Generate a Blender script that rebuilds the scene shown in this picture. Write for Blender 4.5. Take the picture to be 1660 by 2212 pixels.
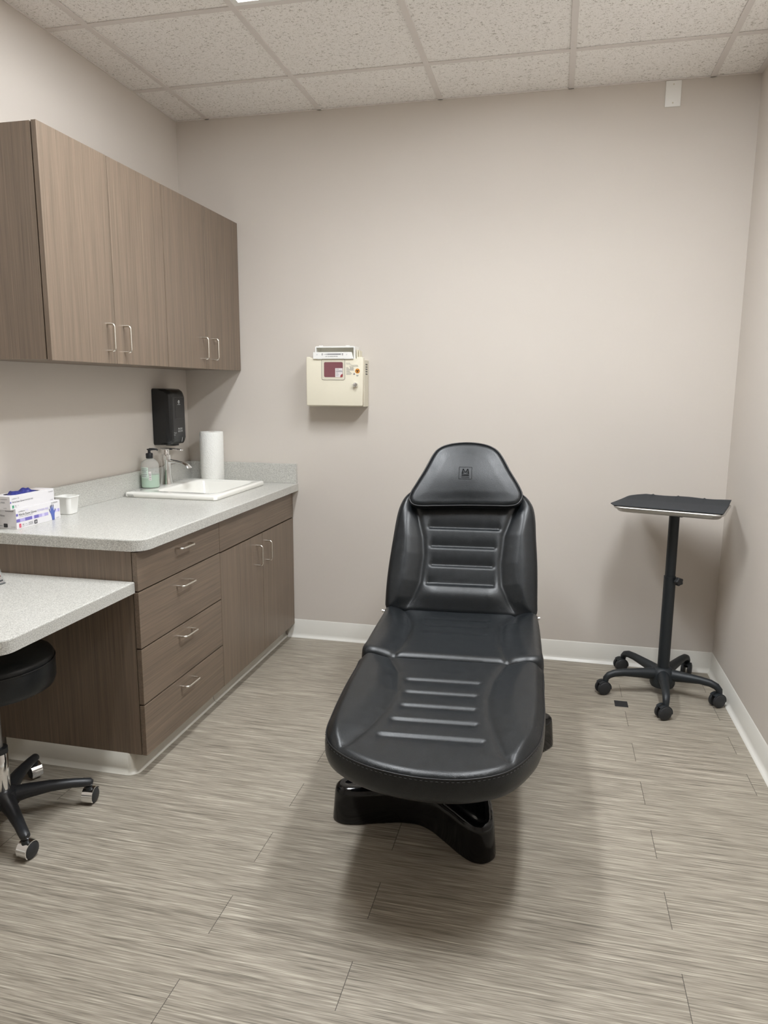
import bpy, bmesh, math, random
import numpy as np
from mathutils import Vector, Matrix
from mathutils.geometry import delaunay_2d_cdt

random.seed(7)
for o in list(bpy.data.objects):
    bpy.data.objects.remove(o)
S = bpy.context.scene
COL = S.collection

# ------------------------------------------------------------------ camera, world, exposure
cam_d = bpy.data.cameras.new('camera')
cam = bpy.data.objects.new('camera', cam_d)
COL.objects.link(cam)
S.camera = cam
cam_d.sensor_fit = 'HORIZONTAL'
cam_d.sensor_width = 36.0
cam_d.lens = 36.0 * 1562.583 / 1660.0
cam_d.clip_start = 0.02
CAM = Vector((1.99578726, -3.71962019, 1.39734232))
R3 = Vector((0.97378195, 0.22741759, 0.00547284))
U3 = Vector((-0.04384391, 0.16401995, 0.9854822))
F3 = Vector((-0.22321833, 0.95988473, -0.16969055))
cam.matrix_world = Matrix(((R3.x, U3.x, -F3.x, CAM.x), (R3.y, U3.y, -F3.y, CAM.y),
                           (R3.z, U3.z, -F3.z, CAM.z), (0, 0, 0, 1)))
W = bpy.data.worlds.new('world')
S.world = W
W.use_nodes = True
W.node_tree.nodes['Background'].inputs[0].default_value = (0.9, 0.95, 1, 1)
W.node_tree.nodes['Background'].inputs[1].default_value = 0.05
S.view_settings.view_transform = 'Standard'
S.view_settings.look = 'None'
S.view_settings.gamma = 1.0
S.view_settings.use_curve_mapping = False
S.view_settings.exposure = 0.0
LAMP_COL = (0.93, 0.965, 1.0)
LAMP_W = 15.5                                  # watts of the area light added under each basket to steer light down
LENS = 31.5                                    # radiance of the lamps' lit centre baskets
S.cycles.use_denoising = True
S.cycles.max_bounces = 14
S.cycles.diffuse_bounces = 8
S.cycles.sample_clamp_indirect = 6.0

# ------------------------------------------------------------------ materials
def srgb(r, g, b):
    f = lambda c: ((c / 255.0) / 12.92) if c / 255.0 <= 0.04045 else (((c / 255.0) + 0.055) / 1.055) ** 2.4
    return (f(r), f(g), f(b), 1.0)

class NT:
    def __init__(s, name):
        s.m = bpy.data.materials.new(name)
        s.m.use_nodes = True
        s.t = s.m.node_tree
        s.b = s.t.nodes['Principled BSDF']
    def n(s, typ, **kw):
        nd = s.t.nodes.new(typ)
        for k, v in kw.items():
            setattr(nd, k, v)
        return nd
    def l(s, a, b):
        s.t.links.new(a, b)
    def val(s, sock, v):
        if hasattr(v, 'is_output') or isinstance(v, bpy.types.NodeSocket):
            s.l(v, sock)
        else:
            sock.default_value = v
    def math(s, op, a, b=None, c=None):
        nd = s.n('ShaderNodeMath', operation=op)
        s.val(nd.inputs[0], a)
        if b is not None: s.val(nd.inputs[1], b)
        if c is not None: s.val(nd.inputs[2], c)
        return nd.outputs[0]
    def coord(s, scale=(1, 1, 1), vec=None):
        if vec is None:
            vec = s.n('ShaderNodeTexCoord').outputs['Object']
        mp = s.n('ShaderNodeMapping')
        mp.inputs['Scale'].default_value = scale
        s.l(vec, mp.inputs['Vector'])
        return mp.outputs[0]
    def noise(s, vec, scale=1.0, detail=2.0, rough=0.5, dist=0.0):
        nd = s.n('ShaderNodeTexNoise')
        s.l(vec, nd.inputs['Vector'])
        nd.inputs['Scale'].default_value = scale
        nd.inputs['Detail'].default_value = detail
        nd.inputs['Roughness'].default_value = rough
        nd.inputs['Distortion'].default_value = dist
        return nd.outputs['Fac']
    def ramp(s, fac, stops, interp='LINEAR'):
        nd = s.n('ShaderNodeValToRGB')
        nd.color_ramp.interpolation = interp
        el = nd.color_ramp.elements
        while len(el) < len(stops): el.new(0.5)
        for e, (p, c) in zip(el, stops):
            e.position = p; e.color = c
        s.l(fac, nd.inputs[0])
        return nd.outputs[0]
    def mix(s, fac, a, b, mode='MIX'):
        nd = s.n('ShaderNodeMix', data_type='RGBA', blend_type=mode)
        s.val(nd.inputs[0], fac); s.val(nd.inputs[6], a); s.val(nd.inputs[7], b)
        return nd.outputs[2]
    def bump(s, h, strength=0.2, dist=0.001):
        nd = s.n('ShaderNodeBump')
        nd.inputs['Strength'].default_value = strength
        nd.inputs['Distance'].default_value = dist
        s.l(h, nd.inputs['Height'])
        s.l(nd.outputs[0], s.b.inputs['Normal'])
    def set(s, **kw):
        for k, v in kw.items():
            s.val(s.b.inputs[k.replace('_', ' ')], v)
        return s.m

def plain(name, col, rough=0.5, metal=0.0, spec=0.5, **kw):
    t = NT(name)
    t.set(Base_Color=col, Roughness=rough, Metallic=metal)
    t.b.inputs['Specular IOR Level'].default_value = spec
    for k, v in kw.items():
        t.b.inputs[k.replace('_', ' ')].default_value = v
    # very light surface mottling so that nothing is perfectly uniform
    nz = t.noise(t.coord(), 60, 2)
    r = t.math('MULTIPLY_ADD', nz, 0.08, max(rough - 0.04, 0.0))
    t.l(r, t.b.inputs['Roughness'])
    return t.m

M = {}
# wall paint
t = NT('wall_paint')
c = t.coord()
nz = t.noise(c, 1.2, 3)
t.set(Base_Color=t.ramp(nz, [(0.3, srgb(206, 199, 191)), (0.7, srgb(210, 203, 195))]), Roughness=0.55)
t.b.inputs['Specular IOR Level'].default_value = 0.35
t.bump(t.noise(c, 260, 3), 0.12, 0.001)
M['wall'] = t.m
# ceiling tile
t = NT('mineral_fibre_tile')
c = t.coord((1, 1, 1))
a = t.noise(t.coord((1, 1.25, 1)), 92, 3, 0.6, 1.0)
b = t.noise(c, 240, 2, 0.5, 0.5)
fl = t.ramp(a, [(0.575, (0, 0, 0, 1)), (0.64, (1, 1, 1, 1))])
pin = t.ramp(b, [(0.60, (0, 0, 0, 1)), (0.68, (1, 1, 1, 1))])
f2 = t.math('MAXIMUM', t.math('MULTIPLY', fl, 0.75), t.math('MULTIPLY', pin, 0.45))
t.set(Base_Color=t.mix(f2, srgb(251, 249, 246), srgb(176, 170, 162)), Roughness=0.95)
t.bump(t.math('SUBTRACT', 1.0, f2), 0.5, 0.002)
M['tile'] = t.m
M['tee'] = plain('painted_tee_steel', srgb(226, 221, 217), 0.45)
M['tee_gap'] = plain('shadow_gap', srgb(150, 146, 140), 0.9)
# wood laminate
def wood(name, horiz):
    t = NT(name)
    if horiz:
        sa, sb, sc = (420, 5, 420), (150, 2.2, 150), (30, 0.8, 30)
    else:
        sa, sb, sc = (420, 420, 5), (150, 150, 2.2), (30, 30, 0.8)
    a = t.noise(t.coord(sa), 1, 2, 0.6)
    b = t.noise(t.coord(sb), 1, 3, 0.55)
    d = t.noise(t.coord(sc), 1, 2, 0.5)
    mixv = t.math('ADD', t.math('MULTIPLY', a, 0.40), t.math('ADD', t.math('MULTIPLY', b, 0.42), t.math('MULTIPLY', d, 0.18)))
    col = t.ramp(mixv, [(0.30, srgb(91, 79, 67)), (0.45, srgb(112, 98, 84)), (0.55, srgb(122, 106, 91)), (0.70, srgb(139, 123, 105))])
    t.set(Base_Color=col, Roughness=0.42)
    t.bump(mixv, 0.12, 0.001)
    return t.m
M['wood'] = wood('walnut_laminate_upright_grain', False)
M['woodh'] = wood('walnut_laminate_level_grain', True)
# speckled laminate
t = NT('grey_speckled_laminate')
c = t.coord()
a = t.noise(c, 330, 3, 0.65)
b = t.noise(c, 560, 1)
col = t.ramp(a, [(0.36, srgb(156, 155, 150)), (0.47, srgb(187, 186, 180)), (0.60, srgb(212, 211, 205))])
col = t.mix(t.ramp(b, [(0.63, (0, 0, 0, 1)), (0.70, (0.7, 0.7, 0.7, 1))]), col, srgb(120, 119, 116))
t.set(Base_Color=col, Roughness=0.30)
t.b.inputs['Specular IOR Level'].default_value = 0.5
M['lam'] = t.m
# floor planks
t = NT('striated_vinyl_plank')
tc = t.n('ShaderNodeTexCoord').outputs['Object']
sx = t.n('ShaderNodeSeparateXYZ'); t.l(tc, sx.inputs[0])
X, Y = sx.outputs[0], sx.outputs[1]
rowf = t.math('ADD', t.math('MULTIPLY', Y, 1 / 0.1487), 107.82)
row = t.math('FLOOR', rowf)
rfr = t.math('FRACT', rowf)
par = t.math('MODULO', row, 2.0)                       # 1 on odd rows
x0 = t.math('MULTIPLY_ADD', par, 1.182 - 1.570, 1.570)
cf = t.math('ADD', t.math('DIVIDE', t.math('SUBTRACT', X, x0), 1.175), 50.0)
coli = t.math('FLOOR', cf)
cfr = t.math('FRACT', cf)
seed = t.math('ADD', t.math('MULTIPLY', row, 7.31), t.math('MULTIPLY', coli, 3.77))
cv = t.n('ShaderNodeCombineXYZ')
t.l(t.math('ADD', X, seed), cv.inputs[0]); t.l(Y, cv.inputs[1]); t.l(seed, cv.inputs[2])
n1 = t.noise(t.coord((6.0, 235, 1), cv.outputs[0]), 1, 3, 0.6)
n2 = t.noise(t.coord((12.0, 520, 1), cv.outputs[0]), 1, 2, 0.6)
n3 = t.noise(t.coord((2.6, 90, 1), cv.outputs[0]), 1, 2, 0.5)
v = t.math('ADD', t.math('MULTIPLY', n1, 0.55), t.math('ADD', t.math('MULTIPLY', n2, 0.33), t.math('MULTIPLY', n3, 0.12)))
col = t.ramp(v, [(0.33, srgb(88, 82, 74)), (0.43, srgb(127, 120, 108)), (0.51, srgb(151, 143, 130)), (0.58, srgb(168, 160, 146)), (0.68, srgb(206, 200, 185))])
ends = t.math('LESS_THAN', t.math('MULTIPLY', t.math('MINIMUM', cfr, t.math('SUBTRACT', 1.0, cfr)), 1.175), 0.0009)
sides = t.math('LESS_THAN', t.math('MULTIPLY', t.math('MINIMUM', rfr, t.math('SUBTRACT', 1.0, rfr)), 0.1487), 0.0006)
seam = t.math('MAXIMUM', ends, t.math('MULTIPLY', sides, 0.30))
col = t.mix(t.math('MULTIPLY', seam, 0.85), col, srgb(45, 40, 36))
t.set(Base_Color=col, Roughness=t.math('MULTIPLY_ADD', v, 0.25, 0.30))
t.b.inputs['Specular IOR Level'].default_value = 0.4
t.bump(v, 0.08, 0.001)
M['floor'] = t.m
# vinyl upholstery
t = NT('black_vinyl')
c = t.coord()
vz = t.n('ShaderNodeTexVoronoi'); t.l(c, vz.inputs['Vector']); vz.inputs['Scale'].default_value = 420
a = t.noise(c, 35, 3)
t.set(Base_Color=t.ramp(a, [(0.3, (0.0050, 0.0068, 0.0082, 1)), (0.7, (0.0082, 0.0102, 0.0122, 1))]), Roughness=t.math('MULTIPLY_ADD', a, 0.14, 0.29))
t.b.inputs['Specular IOR Level'].default_value = 0.45
t.bump(t.math('ADD', vz.outputs['Distance'], t.math('MULTIPLY', t.noise(c, 800, 2), 0.4)), 0.16, 0.0012)
M['vinyl'] = t.m
M['piping'] = plain('black_piping', (0.008, 0.008, 0.009, 1), 0.38)
M['deboss'] = plain('debossed_vinyl', (0.002, 0.002, 0.0025, 1), 0.7, 0.0, 0.12)
M['thread'] = plain('grey_thread', (0.05, 0.05, 0.052, 1), 0.6)
M['gloss_black'] = plain('gloss_black_shell', (0.003, 0.003, 0.0035, 1), 0.09, 0.0, 0.42)
M['satin_black'] = plain('satin_black_plastic', (0.014, 0.015, 0.017, 1), 0.42)
M['matt_black'] = plain('powder_coated_black', (0.010, 0.0135, 0.0165, 1), 0.5)
M['rubber'] = plain('dark_grey_rubber', (0.02, 0.021, 0.023, 1), 0.55)
M['chrome'] = plain('chrome', (0.86, 0.86, 0.86, 1), 0.07, 1.0)
M['steel'] = plain('brushed_steel', (0.60, 0.59, 0.57, 1), 0.36, 1.0)
M['nickel'] = plain('satin_nickel', (0.80, 0.77, 0.71, 1), 0.25, 1.0)
M['greysteel'] = plain('grey_gas_strut', (0.33, 0.33, 0.33, 1), 0.35, 0.8)
M['porcelain'] = plain('white_porcelain', srgb(240, 239, 233), 0.12, Coat_Weight=0.4, Coat_Roughness=0.05)
M['white'] = plain('white_plastic', srgb(240, 240, 237), 0.4)
M['carton'] = plain('white_carton', srgb(224, 222, 224), 0.45)
M['cream'] = plain('cream_plastic', srgb(229, 223, 204), 0.4)
M['cream2'] = plain('grey_cream_plastic', srgb(216, 211, 194), 0.4)
M['vent'] = plain('dark_slot', srgb(112, 110, 104), 0.8)
M['red_win'] = plain('smoky_red_window', srgb(124, 78, 84), 0.18)
M['sticker'] = plain('white_sticker', srgb(226, 220, 219), 0.5)
M['ink'] = plain('dark_ink', srgb(52, 52, 56), 0.6)
M['ink_grey'] = plain('grey_ink', srgb(120, 120, 124), 0.6)
M['ink_white'] = plain('pale_ink', srgb(205, 208, 208), 0.6)
M['ink_purple'] = plain('purple_ink', srgb(112, 104, 178), 0.5)
M['ink_lilac'] = plain('lilac_ink', srgb(176, 168, 216), 0.5)
M['ink_pale'] = plain('pale_lilac_ink', srgb(206, 200, 232), 0.5)
M['ink_blue'] = plain('glove_blue_ink', srgb(86, 104, 176), 0.5)
M['ink_red'] = plain('red_ink', srgb(206, 60, 88), 0.5)
M['ink_green'] = plain('green_ink', srgb(42, 150, 108), 0.5)
M['orange'] = plain('orange_ink', srgb(226, 150, 48), 0.5)
M['darkred'] = plain('dark_red_ink', srgb(150, 58, 62), 0.5)
M['nitrile'] = plain('blue_nitrile', srgb(40, 46, 122), 0.42)
M['base_vinyl'] = plain('off_white_base_vinyl', srgb(222, 220, 213), 0.33)
M['toe'] = plain('grey_toe_vinyl', srgb(205, 201, 190), 0.35)
M['black_tape'] = plain('black_floor_tape', (0.012, 0.012, 0.013, 1), 0.6)
M['disp'] = plain('black_dispenser_plastic', (0.012, 0.0135, 0.015, 1), 0.25)
M['disp_panel'] = plain('charcoal_dispenser_panel', (0.022, 0.023, 0.025, 1), 0.3)
t = NT('paper_towel')
c = t.coord()
t.set(Base_Color=srgb(238, 238, 234), Roughness=0.95)
vz = t.n('ShaderNodeTexVoronoi'); t.l(c, vz.inputs['Vector']); vz.inputs['Scale'].default_value = 150
t.bump(vz.outputs['Distance'], 0.6, 0.0025)
M['paper'] = t.m
M['card'] = plain('brown_cardboard', srgb(186, 160, 124), 0.8)
t = NT('dark_drape')
c = t.coord()
t.set(Base_Color=(0.013, 0.0165, 0.021, 1), Roughness=0.9)
t.b.inputs['Sheen Weight'].default_value = 0.04
t.bump(t.noise(c, 700, 2), 0.3, 0.0008)
M['drape'] = t.m
M['clear'] = plain('cloudy_clear_plastic', (0.98, 0.99, 0.985, 1), 0.10, Transmission_Weight=0.88, IOR=1.12)
M['soap'] = plain('pale_green_soap', srgb(200, 230, 207), 0.2, Transmission_Weight=0.15)
M['label_green'] = plain('faded_green_label', srgb(206, 222, 211), 0.5)
M['acrylic'] = plain('clear_acrylic', (0.93, 0.96, 0.97, 1), 0.03, Transmission_Weight=0.95, IOR=1.45)
M['leaflet'] = plain('leaflet_paper', srgb(228, 216, 208), 0.6)
t = NT('lamp_lens')
t.b.inputs['Base Color'].default_value = (0.9, 0.9, 0.9, 1)
t.b.inputs['Emission Color'].default_value = LAMP_COL + (1,)
t.b.inputs['Emission Strength'].default_value = LENS
M['lamp'] = t.m

# ------------------------------------------------------------------ builders
def tag(o, label=None, cat=None, group=None, kind=None):
    if label: o['label'] = label
    if cat: o['category'] = cat
    if group: o['group'] = group
    if kind: o['kind'] = kind
    return o

ROOT = {}
def thing(name, loc, label, cat, rotz=0.0, group=None):
    o = bpy.data.objects.new(name, None)
    o.empty_display_size = 0.05
    COL.objects.link(o)
    o.location = loc
    o.rotation_euler = (0, 0, rotz)
    ROOT[o.name] = Matrix.Translation(Vector(loc)) @ Matrix.Rotation(rotz, 4, 'Z')
    return tag(o, label, cat, group)

def top(o):
    while o.parent: o = o.parent
    return o

def finish(name, bm, mat, parent=None, world=True, smooth=None, origin=None):
    """Link a bmesh as one object; coordinates are in the room unless world is False (then in the thing's own frame)."""
    if parent is not None and world:
        bm.transform(ROOT[top(parent).name].inverted())
    if origin is not None:
        bm.transform(Matrix.Translation(-Vector(origin)))
    bmesh.ops.recalc_face_normals(bm, faces=bm.faces)
    me = bpy.data.meshes.new(name)
    bm.to_mesh(me); bm.free()
    for m_ in (mat if isinstance(mat, (list, tuple)) else [mat]):
        me.materials.append(m_)
    o = bpy.data.objects.new(name, me)
    COL.objects.link(o)
    if parent is not None: o.parent = parent
    if origin is not None: o.location = origin
    if smooth is not None:
        me.shade_smooth()
        if smooth < 179:
            me.set_sharp_from_angle(angle=math.radians(smooth))
    return o

def box(bm, x0, x1, y0, y1, z0, z1, bev=0.0, seg=2):
    r = bmesh.ops.create_cube(bm, size=1.0)
    vs = r['verts']
    bmesh.ops.scale(bm, vec=(abs(x1 - x0), abs(y1 - y0), abs(z1 - z0)), verts=vs)
    bmesh.ops.translate(bm, vec=((x0 + x1) / 2, (y0 + y1) / 2, (z0 + z1) / 2), verts=vs)
    if bev > 0:
        es = {e for v_ in vs for e in v_.link_edges}
        bmesh.ops.bevel(bm, geom=list(es), offset=bev, segments=seg, profile=0.5, affect='EDGES')
    return bm

def nbox(*a, **k):
    return box(bmesh.new(), *a, **k)

def loft(bm, rings, cap0=True, cap1=True, closed=True):
    vr = [[bm.verts.new(Vector(p)) for p in r] for r in rings]
    n = len(vr[0])
    for a, b in zip(vr[:-1], vr[1:]):
        for i in range(n if closed else n - 1):
            j = (i + 1) % n
            bm.faces.new((a[i], a[j], b[j], b[i]))
    if cap0: bm.faces.new(list(reversed(vr[0])))
    if cap1: bm.faces.new(vr[-1])
    return bm

def lathe(bm, prof, loc=(0, 0, 0), axis=(0, 0, 1), n=32, cap0=True, cap1=True):
    ax = Vector(axis).normalized()
    u = ax.orthogonal().normalized(); v_ = ax.cross(u)
    L = Vector(loc)
    rings = []
    for r, h in prof:
        rings.append([L + ax * h + (u * math.cos(2 * math.pi * i / n) + v_ * math.sin(2 * math.pi * i / n)) * r for i in range(n)])
    return loft(bm, rings, cap0, cap1)

def tube(bm, pts, r, n=12, closed=False, cap=True, squash=None):
    """Sweep a circle (radius r or one radius per point) along pts."""
    P = [Vector(p) for p in pts]
    m = len(P)
    rad = r if isinstance(r, (list, tuple)) else [r] * m
    T = []
    for i in range(m):
        if closed: d = P[(i + 1) % m] - P[i - 1]
        else: d = P[min(i + 1, m - 1)] - P[max(i - 1, 0)]
        T.append(d.normalized())
    nrm = T[0].orthogonal().normalized()
    if abs(T[0].z) < 0.9:
        nrm = (Vector((0, 0, 1)) - T[0] * T[0].z).normalized()
    rings = []
    for i in range(m):
        nrm = (nrm - T[i] * nrm.dot(T[i])).normalized()
        b = T[i].cross(nrm)
        sq = squash or (1, 1)
        rings.append([P[i] + (nrm * math.cos(2 * math.pi * k / n) * sq[0] + b * math.sin(2 * math.pi * k / n) * sq[1]) * rad[i] for k in range(n)])
    if closed:
        vr = [[bm.verts.new(p) for p in rg] for rg in rings]
        for i in range(m):
            a, c_ = vr[i], vr[(i + 1) % m]
            for k in range(n):
                bm.faces.new((a[k], a[(k + 1) % n], c_[(k + 1) % n], c_[k]))
        return bm
    return loft(bm, rings, cap, cap)

def rrect(cx, cy, hx, hy, r, n=6):
    out = []
    for (sx_, sy_, a0) in ((1, 1, 0), (-1, 1, 90), (-1, -1, 180), (1, -1, 270)):
        for k in range(n + 1):
            a = math.radians(a0 + 90 * k / n)
            out.append((cx + sx_ * (hx - r) + r * math.cos(a), cy + sy_ * (hy - r) + r * math.sin(a)))
    return out

def prism(bm, poly, z0, z1, frame=None, bev=0.0, seg=2):
    """Extrude a 2-D outline; frame = (origin, U, V, N) or the floor plane."""
    O_, U_, V_, N_ = frame or (Vector((0, 0, 0)), Vector((1, 0, 0)), Vector((0, 1, 0)), Vector((0, 0, 1)))
    O_, U_, V_, N_ = Vector(O_), Vector(U_), Vector(V_), Vector(N_)
    pt = lambda p, h: O_ + U_ * p[0] + V_ * p[1] + N_ * h
    if bev <= 0:
        return loft(bm, [[pt(p, z0) for p in poly], [pt(p, z1) for p in poly]])
    rings = [[pt(p, z0) for p in poly]]
    for k in range(seg + 1):
        a = math.pi / 2 * k / seg
        ins = inset(poly, bev * (1 - math.cos(a)))
        rings.append([pt(p, z1 - bev + bev * math.sin(a)) for p in ins])
    return loft(bm, rings)

def area2(poly):
    return 0.5 * sum(poly[i - 1][0] * poly[i][1] - poly[i][0] * poly[i - 1][1] for i in range(len(poly)))

def inset(poly, d):
    P = np.array(poly, float)
    if area2(poly) < 0: d = -d
    t_ = np.roll(P, -1, 0) - np.roll(P, 1, 0)
    t_ /= np.linalg.norm(t_, axis=1)[:, None] + 1e-12
    nn = np.stack([-t_[:, 1], t_[:, 0]], 1)
    return [tuple(p) for p in P + nn * d]

def smooth_closed(pts, per=8):
    n = len(pts); out = []
    for i in range(n):
        p0, p1, p2, p3 = [np.array(pts[(i + k) % n], float) for k in (-1, 0, 1, 2)]
        # centripetal Catmull-Rom
        ts = [0.0]
        for a, b in ((p0, p1), (p1, p2), (p2, p3)):
            ts.append(ts[-1] + max(np.linalg.norm(b - a), 1e-6) ** 0.5)
        for k in range(per):
            tt = ts[1] + (ts[2] - ts[1]) * k / per
            A1 = (ts[1] - tt) / (ts[1] - ts[0]) * p0 + (tt - ts[0]) / (ts[1] - ts[0]) * p1
            A2 = (ts[2] - tt) / (ts[2] - ts[1]) * p1 + (tt - ts[1]) / (ts[2] - ts[1]) * p2
            A3 = (ts[3] - tt) / (ts[3] - ts[2]) * p2 + (tt - ts[2]) / (ts[3] - ts[2]) * p3
            B1 = (ts[2] - tt) / (ts[2] - ts[0]) * A1 + (tt - ts[0]) / (ts[2] - ts[0]) * A2
            B2 = (ts[3] - tt) / (ts[3] - ts[1]) * A2 + (tt - ts[1]) / (ts[3] - ts[1]) * A3
            out.append(tuple((ts[2] - tt) / (ts[2] - ts[1]) * B1 + (tt - ts[1]) / (ts[2] - ts[1]) * B2))
    return out

def resample(poly, step):
    P = np.array(list(poly) + [poly[0]], float)
    s = np.concatenate([[0], np.cumsum(np.linalg.norm(np.diff(P, axis=0), axis=1))])
    n = max(8, int(round(s[-1] / step)))
    q = np.linspace(0, s[-1], n, endpoint=False)
    return [(float(np.interp(x, s, P[:, 0])), float(np.interp(x, s, P[:, 1]))) for x in q]

def bdist(pts, poly):
    P = np.array(pts, float); A = np.array(poly, float); B = np.roll(A, -1, 0)
    best = np.full(len(P), 9.0)
    for a, b in zip(A, B):
        ab = b - a
        tt = np.clip(((P - a) @ ab) / (ab @ ab + 1e-12), 0, 1)
        best = np.minimum(best, np.linalg.norm(P - a - tt[:, None] * ab, axis=1))
    return best

def inside(pts, poly):
    P = np.array(pts, float); r = np.zeros(len(P), bool)
    n = len(poly)
    for i in range(n):
        x1, y1 = poly[i]; x2, y2 = poly[(i + 1) % n]
        cond = ((y1 > P[:, 1]) != (y2 > P[:, 1]))
        xx = (x2 - x1) * (P[:, 1] - y1) / ((y2 - y1) if y2 != y1 else 1e-12) + x1
        r ^= cond & (P[:, 0] < xx)
    return r

def cushion(name, outline, frame, thick, hfun, mat, parent, step=0.006, skirt=None, bulge=0.0):
    """A padded or moulded slab: its top follows hfun(u, v, distance to edge), its sides drop 'thick' below the frame plane."""
    O_, U_, V_, N_ = [Vector(q) for q in frame]
    if area2(outline) < 0: outline = list(reversed(outline))
    B = resample(outline, step)
    nb = len(B)
    Pb = np.array(B)
    lo, hi = Pb.min(0), Pb.max(0)
    gx = np.arange(lo[0], hi[0], step); gy = np.arange(lo[1], hi[1], step * 0.866)
    G = np.array([(x + (step / 2 if k % 2 else 0), y) for k, y in enumerate(gy) for x in gx])
    G = G[inside(G, B)]
    G = G[bdist(G, B) > step * 0.55]
    allp = [Vector(p) for p in B] + [Vector((float(p[0]), float(p[1]))) for p in G]
    ov, oe, of, *_ = delaunay_2d_cdt(allp, [], [list(range(nb))], 1, 1e-6)
    A = np.array([tuple(p) for p in ov])
    d = bdist(A, B)
    h = hfun(A[:, 0], A[:, 1], d)
    bm = bmesh.new()
    vs = [bm.verts.new(O_ + U_ * float(a[0]) + V_ * float(a[1]) + N_ * float(z)) for a, z in zip(A, h)]
    for f in of:
        try: bm.faces.new([vs[i] for i in f])
        except ValueError: pass
    # boundary order: first nb input points keep their order
    ring = vs[:nb]
    prof = skirt or [(-0.002, 0.10), (-0.002 - bulge, 0.35), (-0.002 - bulge, 0.65), (0.0, 0.88), (0.006, 0.97), (0.014, 1.0)]
    hb = h[:nb]
    prev = ring
    for ins, fr in prof:
        pl = inset(B, ins)
        cur = [bm.verts.new(O_ + U_ * p[0] + V_ * p[1] + N_ * float(hz * (1 - fr) - thick * fr)) for p, hz in zip(pl, hb)]
        for i in range(nb):
            j = (i + 1) % nb
            bm.faces.new((prev[i], prev[j], cur[j], cur[i]))
        prev = cur
    bm.faces.new(prev)
    o = finish(name, bm, mat, parent, world=False, smooth=60)
    return o, B, hb

def text_geo(body, size, bold=0.0):
    cu = bpy.data.curves.new('lettering', 'FONT')
    cu.body = body; cu.size = size; cu.offset = bold
    cu.align_x = 'LEFT'; cu.resolution_u = 3
    ob = bpy.data.objects.new('lettering', cu)
    COL.objects.link(ob)
    dg = bpy.context.evaluated_depsgraph_get()
    me = bpy.data.meshes.new_from_object(ob.evaluated_get(dg))
    V_ = [(q.co.x, q.co.y) for q in me.vertices]
    F_ = [tuple(p.vertices) for p in me.polygons]
    bpy.data.objects.remove(ob); bpy.data.curves.remove(cu); bpy.data.meshes.remove(me)
    return V_, F_

class Print:
    """Flat printing gathered into one mesh on a plane (origin, right, up); every colour is a material slot."""
    def __init__(s, origin, right, up):
        s.O, s.R, s.Up = Vector(origin), Vector(right).normalized(), Vector(up).normalized()
        s.N = s.R.cross(s.Up)
        s.bm = bmesh.new(); s.mats = []
    def slot(s, m):
        if m not in s.mats: s.mats.append(m)
        return s.mats.index(m)
    def add(s, V_, F_, mat, lift=0.0003):
        k = s.slot(mat)
        vv = [s.bm.verts.new(s.O + s.R * x + s.Up * y + s.N * lift) for x, y in V_]
        for f in F_:
            try:
                fc = s.bm.faces.new([vv[i] for i in f]); fc.material_index = k
            except ValueError: pass
    def rect(s, x0, x1, y0, y1, mat, lift=0.0003):
        s.add([(x0, y0), (x1, y0), (x1, y1), (x0, y1)], [(0, 1, 2, 3)], mat, lift)
    def poly(s, pts, mat, lift=0.0003):
        s.add(pts, [tuple(range(len(pts)))], mat, lift)
    def text(s, body, x, y, size, mat, lift=0.0004, width=None, bold=0.0):
        V_, F_ = text_geo(body, size, bold)
        if width:
            w_ = max(p[0] for p in V_)
            V_ = [(p[0] * width / w_, p[1]) for p in V_]
        s.add([(x + p[0], y + p[1]) for p in V_], F_, mat, lift)
    def done(s, name, parent, label=None, world=True):
        if parent is not None and world:
            s.bm.transform(ROOT[top(parent).name].inverted())
        me = bpy.data.meshes.new(name)
        s.bm.normal_update()
        s.bm.to_mesh(me); s.bm.free()
        for m_ in s.mats: me.materials.append(M[m_])
        o = bpy.data.objects.new(name, me); COL.objects.link(o); o.parent = parent
        if label: o['label'] = label
        return o

# ------------------------------------------------------------------ the room
XR, YF, H = 2.8166, -4.60, 2.760
GX, GY, TP = 0.1785, -0.3948, 0.6096
def struct(name, bm, mat, label, cat, smooth=None):
    return tag(finish(name, bm, mat, None, smooth=smooth), label, cat, kind='structure')
struct('floor', nbox(-0.12, XR + 0.12, YF - 0.12, 0.12, -0.10, 0.0), M['floor'], 'grey brown striated vinyl plank floor', 'floor')
struct('wall_back', nbox(-0.12, XR + 0.12, 0.0, 0.12, 0.0, 2.95), M['wall'], 'plain greige painted wall facing the camera', 'wall')
struct('wall_left', nbox(-0.12, 0.0, YF, 0.0, 0.0, 2.95), M['wall'], 'greige painted wall behind the cabinets', 'wall')
struct('wall_right', nbox(XR, XR + 0.12, YF, 0.0, 0.0, 2.95), M['wall'], 'greige painted wall beside the tray stand', 'wall')
struct('wall_front', nbox(-0.12, XR + 0.12, YF - 0.12, YF, 0.0, 2.95), M['wall'], 'greige painted wall behind the camera', 'wall')

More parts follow.
